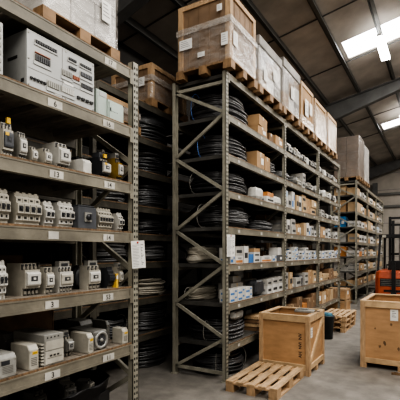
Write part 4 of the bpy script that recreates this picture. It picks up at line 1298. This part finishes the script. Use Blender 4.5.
COUNT = {}
def fill(L, lv, rack_name, bay, y0, y1, spec, xf=FXM, hmax=.36, seed=0, dpt=.26):
    """spec: tokens '<kind><h cm>[x stack][:rel width]' laid left to right along the shelf"""
    rnd = random.Random(seed * 31 + lv * 7 + 1)
    toks = spec.split()
    items = []
    for tk in toks:
        wr = 1.0
        if ':' in tk:
            tk, s = tk.split(':'); wr = float(s)
        st = 1
        if 'x' in tk:
            tk, s = tk.split('x'); st = int(s)
        items.append((tk[0], float(tk[1:]) / 100, st, wr))
    tot = sum(i[3] for i in items); span = y1 - y0; y = y0
    order = 0
    for (k, h, st, wr) in items:
        w = span * wr / tot
        ya, yb = y + .006, y + w - .006
        y += w
        order += 1
        z = L[lv] + DK
        hs = [h] * st
        for s in range(st):
            look, nm, cat = LOOK[k]
            pos = '%s along the %s' % (ORD[order - 1], SHELF[lv])
            if st > 1:
                pos = ('lowest' if s == 0 else 'topmost' if s == st - 1 else 'middle') + ' in the ' + ORD[order - 1] + ' pile, ' + SHELF[lv]
            lb = '%s, %s, %s' % (look, pos, bay)
            grp = 'goods on the %s of the %s' % (SHELF[lv], rack_name)
            x = xf - rnd.uniform(0, .03)
            hh = h * rnd.uniform(.9, 1.05)
            dp = dpt * rnd.uniform(.8, 1)
            in0 = rnd.uniform(0, .012); in1 = rnd.uniform(0, .012)
            if k in 'bBdwupgof':
                body = {'b': 'cardboard', 'B': 'cardboard_light', 'd': 'cardboard_dark', 'w': 'pack_white', 'u': 'pack_white', 'p': 'pack_white', 'g': 'grey_card', 'o': 'orange_box', 'f': 'cardboard_light'}[k]
                pr = {'b': rnd.choice([None, 'label']), 'B': rnd.choice(['label', 'dark', None]), 'w': 'dark', 'u': 'blue', 'p': 'bluetop', 'g': 'dark'}.get(k)
                carton(lb, x, ya + in0, yb - in1, z, hh, dp, body, pr, k in 'bBdf', rnd.uniform(-.03, .03) if st == 1 else 0, grp, nm, cat)
                z += hh + .003
            elif k in 'kK':
                packet(lb, x, ya, yb, z, hh, dp, 'white_plastic' if k == 'k' else 'dark_plastic', grp, rnd.randint(0, 999)); z += hh
            elif k == 't':
                r = min((yb - ya) / 2, .06) * .95
                tin(lb, x, (ya + yb) / 2, z, r, hh, 'grey_plastic', grp); z += hh
            elif k == 'm':
                tag(motor_mesh(min(yb - ya, hh), hh, dp).build(nm, None, (x, (ya + yb) / 2, z), rnd.uniform(-.2, .2)), lb, cat, grp); z += hh
            elif k == 'c':
                dk = rnd.random() < .5
                lb = lb.replace('dark and white', 'dark' if dk else 'white')
                tag(contactor_mesh(yb - ya, hh, dp * .7, dk).build(nm, None, (x, (ya + yb) / 2, z), rnd.uniform(-.1, .1)), lb, cat, grp); z += hh
            elif k == 'n':
                tag(bin_mesh(yb - ya - .025, hh, dp).build(nm, None, (x - .012, (ya + yb) / 2, z)), lb, cat, grp); z += hh

m2 = (MY[1] + .09, MY[2] - .02); m3 = (MY[2] + .09, MY[3] - .02)
b2n = "middle rack's second bay"; b3n = "middle rack's third bay"; mr = 'middle rack'
fill(ML, 6, mr, b2n, *m2, 'm22:1.3 c24 c20 c24 m18 c19 k20 c17 c20', seed=1)
fill(ML, 5, mr, b2n, 7.25, m2[1], 'm18 c20 g14x2 m17 c18 c22 m18', seed=2)
fill(ML, 4, mr, b2n, *m2, 'p30:1.1 g22 u31 B28 w29 B17x2:1.4 b16x2:1.8 B15x2:1.9', seed=3)
fill(ML, 3, mr, b2n, *m2, 'g12x2 w24 g14x2:1.4 b20:1.4 k18 B24 w27 u20 g11x2 w14', seed=4)
fill(ML, 2, mr, b2n, *m2, 'u8x2 w9x2 p9x2 u8x3 w9x2 u9x2 w8x3 u9x2 g9x2 u9x2', seed=5)
fill(ML, 1, mr, b2n, *m2, 'g15x2:1.2 B29:.9 t10 g17:1.6 K20:1 g12x2:1.3 b14x2:1.5 B13x2:1.3', seed=6)
fill(ML, 0, mr, b2n, 6.9, m2[1], 'd22:1.5 d16x2:1.2 o15 d24:1.4 d14x2:1.2', seed=7)
fill(ML, 6, mr, b3n, *m3, 'c22 m20 k21 c19 m19 c20', seed=8)
fill(ML, 5, mr, b3n, *m3, 'k23 m18 k20 c20 k22 c18 k20', seed=9)
fill(ML, 4, mr, b3n, *m3, 'm17 g9x2 c15 k14 m15 g12 w14', seed=10)
fill(ML, 3, mr, b3n, *m3, 'w14x2 b26:1.7 g20 w11x2 c18 g12 w18', seed=11)
fill(ML, 2, mr, b3n, *m3, 'w9x2 u9x2 w9x2 u9x2 w10x2 u9x2', seed=12)
fill(ML, 1, mr, b3n, *m3, 'B10x2:1.2 f5x3:1.6 d8x3:1.5 f5x3:1.3', seed=13)
fill(ML, 0, mr, b3n, *m3, 'b26 B27 b13x2 B25 d24', seed=14)

BR = FXM - .33
bk = "back row, middle rack's %s bay"
fill(ML, 1, mr + ' back row', bk % 'first', 5.35, 6.5, 'g30 w33 d28', xf=FXM - .5, seed=91, dpt=.2)
fill(ML, 2, mr + ' back row', bk % 'first', 5.95, 6.5, 'd30 g27', xf=FXM - .5, seed=92, dpt=.2)
for (lv, sp2, sp3) in ((0, 'd30 b28 d33 o26 d30', 'd31 b30 d28 b31'), (1, 'd33 g30 b34 d30 g33', 'b31 d34 d30 b33'), (2, 'd33 g30 t33 g34 d30 w33 g31', 'g33 d32 w34 g30 d33'), (3, 'd33 g34 d30 b34 g32', 'd33 b33 g34 d31'), (4, 'd30 m27 d32', 'd28 d30 g29'), (5, 'g30 d31 m28 d30', 'd30 g31 d28'), (6, 'd30 g33 d31 m28', 'g31 d33 d30')):
    fill(ML, lv, mr + ' back row', bk % 'second', 7.3 if lv == 5 else m2[0], m2[1], sp2, xf=BR, seed=100 + lv, dpt=.22)
    fill(ML, lv, mr + ' back row', bk % 'third', *m3, sp3, xf=BR, seed=120 + lv, dpt=.22)
# far rack: near bay is also seen from its open end
f1 = (FY[0] + .09, FY[1] - .02); f2 = (FY[1] + .09, FY[2] - .02); f3 = (FY[2] + .09, FY[3] - .02)
fr = 'far rack'
fspec = {
    6: ('B26:1.5 k24 g20 w18', 'B20 w22 B18', 'g20 w20'),
    5: ('B30:1.2 B32:1.2 w26 b24', 'b28 g22 B26', 'b22 g18'),
    4: ('w18 g24 w20 b26', 'B34 B30 g22', 'p24 g20'),
    3: ('B28 w24x1 g26 w22', 'b20 w24 g20', 'B22 w20'),
    2: ('w20 o16 g14x2 b20', 'g18 B24 w16', 'b20 g16'),
    1: ('g12x2 b24 B22 w18', 'b26 B22 g18', 'b24 B20'),
    0: ('f6x3 b22 d20 B20', 'b22 d24 B20', 'b20 d22'),
}
for lv, trio in fspec.items():
    for i, (sp, yy) in enumerate(zip(trio, (f1, f2, f3))):
        fill(FL, lv, fr, "far rack's %s bay" % ORD[i], yy[0] + (.02 if i else .06), yy[1], sp, seed=40 + i, dpt=.3)
# things seen through the far rack's end frame (set at its rear half)
def endbox(lb, lv, x0, x1, h, body, pr=None, za=0, kind='carton', y0=None):
    y0 = y0 if y0 is not None else FY[0] + .09
    m = MB(); w = x1 - x0
    m.box(-w / 2, w / 2, 0, .4, 0, h, body)
    m.box(-w / 2, w / 2, 0, .4, h, h + .003, 'tape' if body.startswith('card') else body)
    m.box(-w * .3, w * .1, -.002, 0, h * .35, h * .7, 'paper' if pr is None else pr)
    m.box(-w * .45, w * .45, -.001, 0, h * .86, h * .9, 'slot_dark')
    tag(m.build('carton', None, ((x0 + x1) / 2, y0, FL[lv] + DK + za)), lb, 'box', "boxes in the far rack's open end")
endbox("pale brown carton in the far rack's open end, under the wrapped stack", 6, -2.98, -2.63, .30, 'cardboard_light')
endbox("large pale brown carton in the far rack's open end, above the blue bins", 5, -3.0, -2.63, .36, 'cardboard')
for k, (x0, x1, s) in enumerate(((-2.99, -2.83, 'left'), (-2.81, -2.62, 'right'))):
    tag(bin_mesh(x1 - x0 - .03, .32, .40).build('storage_bin', None, ((x0 + x1) / 2, FY[0] + .10, FL[4] + DK), -PI / 2), "blue plastic storage bin in the far rack's open end, %s one" % s, 'bin', 'blue bins')
endbox("grey carton in the far rack's open end, below the blue bins", 3, -2.98, -2.63, .26, 'grey_card', 'pale_blue')
endbox("orange-brown box in the far rack's open end, halfway down", 2, -2.98, -2.63, .30, 'orange_box')
endbox("grey flat carton in the far rack's open end, below the orange box", 1, -2.98, -2.63, .16, 'grey_card', 'ink')
endbox("flat brown parcel on the lowest shelf in the far rack's open end", 0, -2.98, -2.63, .14, 'cardboard')
for k in range(2):
    endbox('brown carton on the floor in the far rack\'s open end, %s one' % ('lower' if k == 0 else 'upper'), 0, -2.9, -2.5, .22, 'cardboard', za=-FL[0] - DK + .225 * k)

# ------------------------------------------------------------------ bin by the pallets
def waste_bin():
    y = 7.66; x = -1.86
    t = thing('waste_bin', 'dark plastic bin with blue rags, between the plywood crate and pallet stack', 'bin', (x, y, 0))
    m = MB(); m.lathe([(.0001, 0), (.105, 0), (.128, .40), (.142, .405), (.142, .43), (.122, .43), (.10, .05), (.0001, .05)], 22, 'bin_grey'); m.build('tub', t)
    m = MB(); m.lathe([(.0001, .06), (.108, .06), (.116, .37), (.0001, .38)], 16, 'black_plastic'); m.build('liner', t)
    t2 = packet('crumpled teal-blue rag heaped in the dark bin', x + .1, y - .1, y + .1, .382, .1, .2, 'teal_rag', seed=4, name='rag', cat='rag')
waste_bin()

# ------------------------------------------------------------------ forklift, its back to the camera
def forklift():
    X0, Y0 = -1.22, 12.7
    t = thing('forklift', 'orange-red forklift with black mast, parked in the aisle at the right edge', 'forklift', (X0, Y0, 0))
    W = .50
    m = MB()
    # counterweight: rounded block, tapering in plan
    prof = [(-W, .25), (-W * .98, 0.06), (-W * .8, 0), (W * .8, 0), (W * .98, .06), (W, .25), (W, 1.5), (-W, 1.5)]
    def ring(z, s, yo):
        return [(x * s, yo + y * (1 if y < 1 else 1), z) for x, y in prof]
    rings = [ring(.30, .92, .06), ring(.38, 1, 0), ring(.86, 1, 0), ring(1.02, .96, .03), ring(1.06, .88, .09)]
    vs = sum(rings, []); n = len(prof)
    fs = [(i * n + k, i * n + (k + 1) % n, (i + 1) * n + (k + 1) % n, (i + 1) * n + k) for i in range(4) for k in range(n)]
    fs += [tuple(range(n - 1, -1, -1)), tuple(4 * n + k for k in range(n))]
    m.add(vs, fs, 'forklift_red'); m.build('counterweight', t)
    m = MB(); m.box(-W * .72, W * .72, -.006, .05, .62, .84, 'forklift_black')
    for k in range(4):
        m.box(-W * .68, W * .68, -.012, -.006, .645 + .05 * k, .66 + .05 * k, 'mid_grey')
    m.build('grille', t)
    m = MB(); m.box(-.05, .05, -.06, .0, .31, 1.3, 'forklift_black'); m.box(-.07, .07, -.08, .0, .34, .46, 'forklift_black'); m.build('tow_hitch', t)
    m = MB(); m.box(-.26, .26, -.008, .04, .46, .52, 'forklift_black'); m.build('lower_vent', t)
    m = MB(); m.box(-.30, .30, -.008, .04, .36, .40, 'forklift_black'); m.build('lower_vent', t)
    # wheels
    for sx in (-1, 1):
        for yy, r in ((.35, .24), (1.45, .30)):
            m = MB(); m.lathe([(.0001, -.09), (r * .6, -.09), (r, -.08), (r, .08), (r * .6, .09), (.0001, .09)], 20, 'rubber', (0, 0, 0), 'x')
            w = m.build('wheel', t, (sx * (W - .03), yy, r))
            m = MB(); m.lathe([(.0001, -.1), (r * .5, -.1), (r * .5, .1), (.0001, .1)], 14, 'forklift_red', (0, 0, 0), 'x'); m.build('wheel_hub', w)
    m = MB(); m.box(-W * .9, W * .9, .9, 1.75, .30, .62, 'forklift_black'); m.build('chassis', t)
    m = MB(); m.box(-.22, .22, .62, 1.02, 1.06, 1.14, 'forklift_black'); m.box(-.2, .2, .55, .63, 1.06, 1.34, 'forklift_black'); m.build('seat', t, bevel=.02)
    m = MB(); m.tube([(0, 1.62, .8), (0, 1.38, 1.24)], .025, 8, 'forklift_black'); m.build('steering_column', t)
    m = MB(); m.tube([(.17 * math.cos(a * PI / 8), 1.38 + .15 * math.sin(a * PI / 8), 1.25 + .07 * math.sin(a * PI / 8)) for a in range(16)], .014, 6, 'forklift_black', True); m.build('steering_wheel', t)
    # overhead guard
    for sx in (-1, 1):
        for (ya, yb) in ((.18, .42), (1.72, 1.5)):
            m = MB(); m.bar((sx * (W - .06), ya, 1.0 if ya < 1 else .6), (sx * (W - .1), yb, 2.06), .06, .06, 'forklift_black', up=(0, 1, 0)); m.build('guard_post', t)
    m = MB()
    m.box(-W + .06, W - .06, .36, .44, 2.04, 2.12, 'forklift_black'); m.box(-W + .06, W - .06, 1.46, 1.54, 2.04, 2.12, 'forklift_black')
    for sx in (-1, 1):
        a, b = sorted((sx * (W - .06), sx * (W - .13))); m.box(a, b, .44, 1.46, 2.04, 2.12, 'forklift_black')
    for k in range(5):
        x = -W + .2 + k * .15
        m.box(x, x + .03, .44, 1.46, 2.05, 2.10, 'forklift_black')
    m.build('overhead_guard', t)
    m = MB(); m.box(-W + .16, -W + .26, .33, .36, 2.03, 2.10, 'cream_plastic'); m.build('rear_lamp', t)
    # mast
    m = MB()
    for sx in (-1, 1):
        for off, top in ((.33, 2.75), (.24, 2.62)):
            a, b = sorted((sx * off, sx * (off - .075))); m.box(a, b, 1.86, 2.0, .1, top, 'forklift_black')
    for z in (.5, 1.5, 2.45, 2.67):
        m.box(-.33, .33, 1.88, 1.96, z, z + .07, 'forklift_black')
    m.box(-.03, .03, 1.86, 1.92, .2, 2.45, 'mid_grey')
    m.build('mast', t)
    m = MB(); m.box(-.42, .42, 2.01, 2.06, .2, .34, 'forklift_black'); m.box(-.42, .42, 2.01, 2.06, .5, .62, 'forklift_black')
    for k in range(7):
        x = -.42 + .135 * k; m.box(x, x + .03, 2.01, 2.05, .62, 1.15, 'forklift_black')
    m.box(-.42, .42, 2.01, 2.05, 1.15, 1.2, 'forklift_black'); m.build('fork_carriage', t)
    for sx in (-1, 1):
        m = MB(); m.box(sx * .25 - .05, sx * .25 + .05, 2.06, 2.1, .06, .62, 'forklift_black'); m.box(sx * .25 - .05, sx * .25 + .05, 2.1, 2.95, .06, .1, 'forklift_black'); m.build('fork', t)
forklift()

# ------------------------------------------------------------------ lamps and added fill lights
def batten(label, x, y, drop=.30):
    z = roof(x) - drop
    t = thing('batten_light', label, 'light', (x, y, z))
    m = MB(); m.box(-.05, .05, -.62, .62, .04, .09, 'lamp_case'); m.build('housing', t)
    m = MB(); m.prism_y([(-.10, .039), (-.09, .0), (.09, .0), (.10, .039)], -.6, .6, 'tube_glow'); m.build('diffuser', t)
    for yy in (-.45, .45):
        m = MB(); m.tube([(0, yy, .09), (0, yy, drop - .02)], .006, 6, 'purlin_steel'); m.build('hanger', t)
batten('bright fluorescent batten hanging under the roof beside the large rooflight', -1.22, 10.25, .42)
batten('batten light further down the roof, half out of frame at the right', -1.22, 16.2, .42)

def area(name, loc, size, energy, col=(1, .97, .92), rot=(0, 0, 0), sy=None):
    l = bpy.data.lights.new(name, 'AREA'); l.energy = energy; l.color = col
    l.shape = 'RECTANGLE'; l.size = size; l.size_y = sy or size
    o = bpy.data.objects.new(name, l); COL.objects.link(o); o.location = loc; o.rotation_euler = rot
    return o
area('fill_light', (2.2, 2.5, 6.4), 2.4, 330, (1, .945, .87), (0, math.radians(28), 0), 6)  # added area light over the aisle, out of view, no fixture
area('fill_light', (1.2, 9.5, 6.6), 2.0, 330, (1, .955, .885), (0, math.radians(18), 0), 6)  # added to brighten the aisle further along, no fixture
area('fill_light', (0.6, -2.6, 5.6), 3.0, 165, (1, .955, .885), (math.radians(52), 0, math.radians(14)), 2.0)  # added fill from behind the camera, lifts the faces turned this way
area('fill_light', (1.0, 17.5, 6.6), 2.0, 420, (1, .94, .87), (0, 0, 0), 6)  # added to brighten the far end, no fixture

w = bpy.data.worlds.new('World'); SC.world = w
w.use_nodes = True
w.node_tree.nodes['Background'].inputs['Color'].default_value = (1.0, 0.92, 0.83, 1)
w.node_tree.nodes['Background'].inputs['Strength'].default_value = 0.35

# ------------------------------------------------------------------ camera
cd = bpy.data.cameras.new('Camera')
cd.sensor_fit = 'HORIZONTAL'; cd.sensor_width = 36.0
cd.lens = 36.0 * F / 400.0
cd.shift_y = (HZ - 200) / 400.0
cd.clip_start = 0.05; cd.clip_end = 200
cam = bpy.data.objects.new('Camera', cd); COL.objects.link(cam)
cam.location = (0, 0, CAMH); cam.rotation_euler = (PI / 2, 0, A)
SC.camera = cam
SC.view_settings.view_transform = 'AgX'
SC.view_settings.look = 'AgX - High Contrast'
SC.view_settings.exposure = 0.12
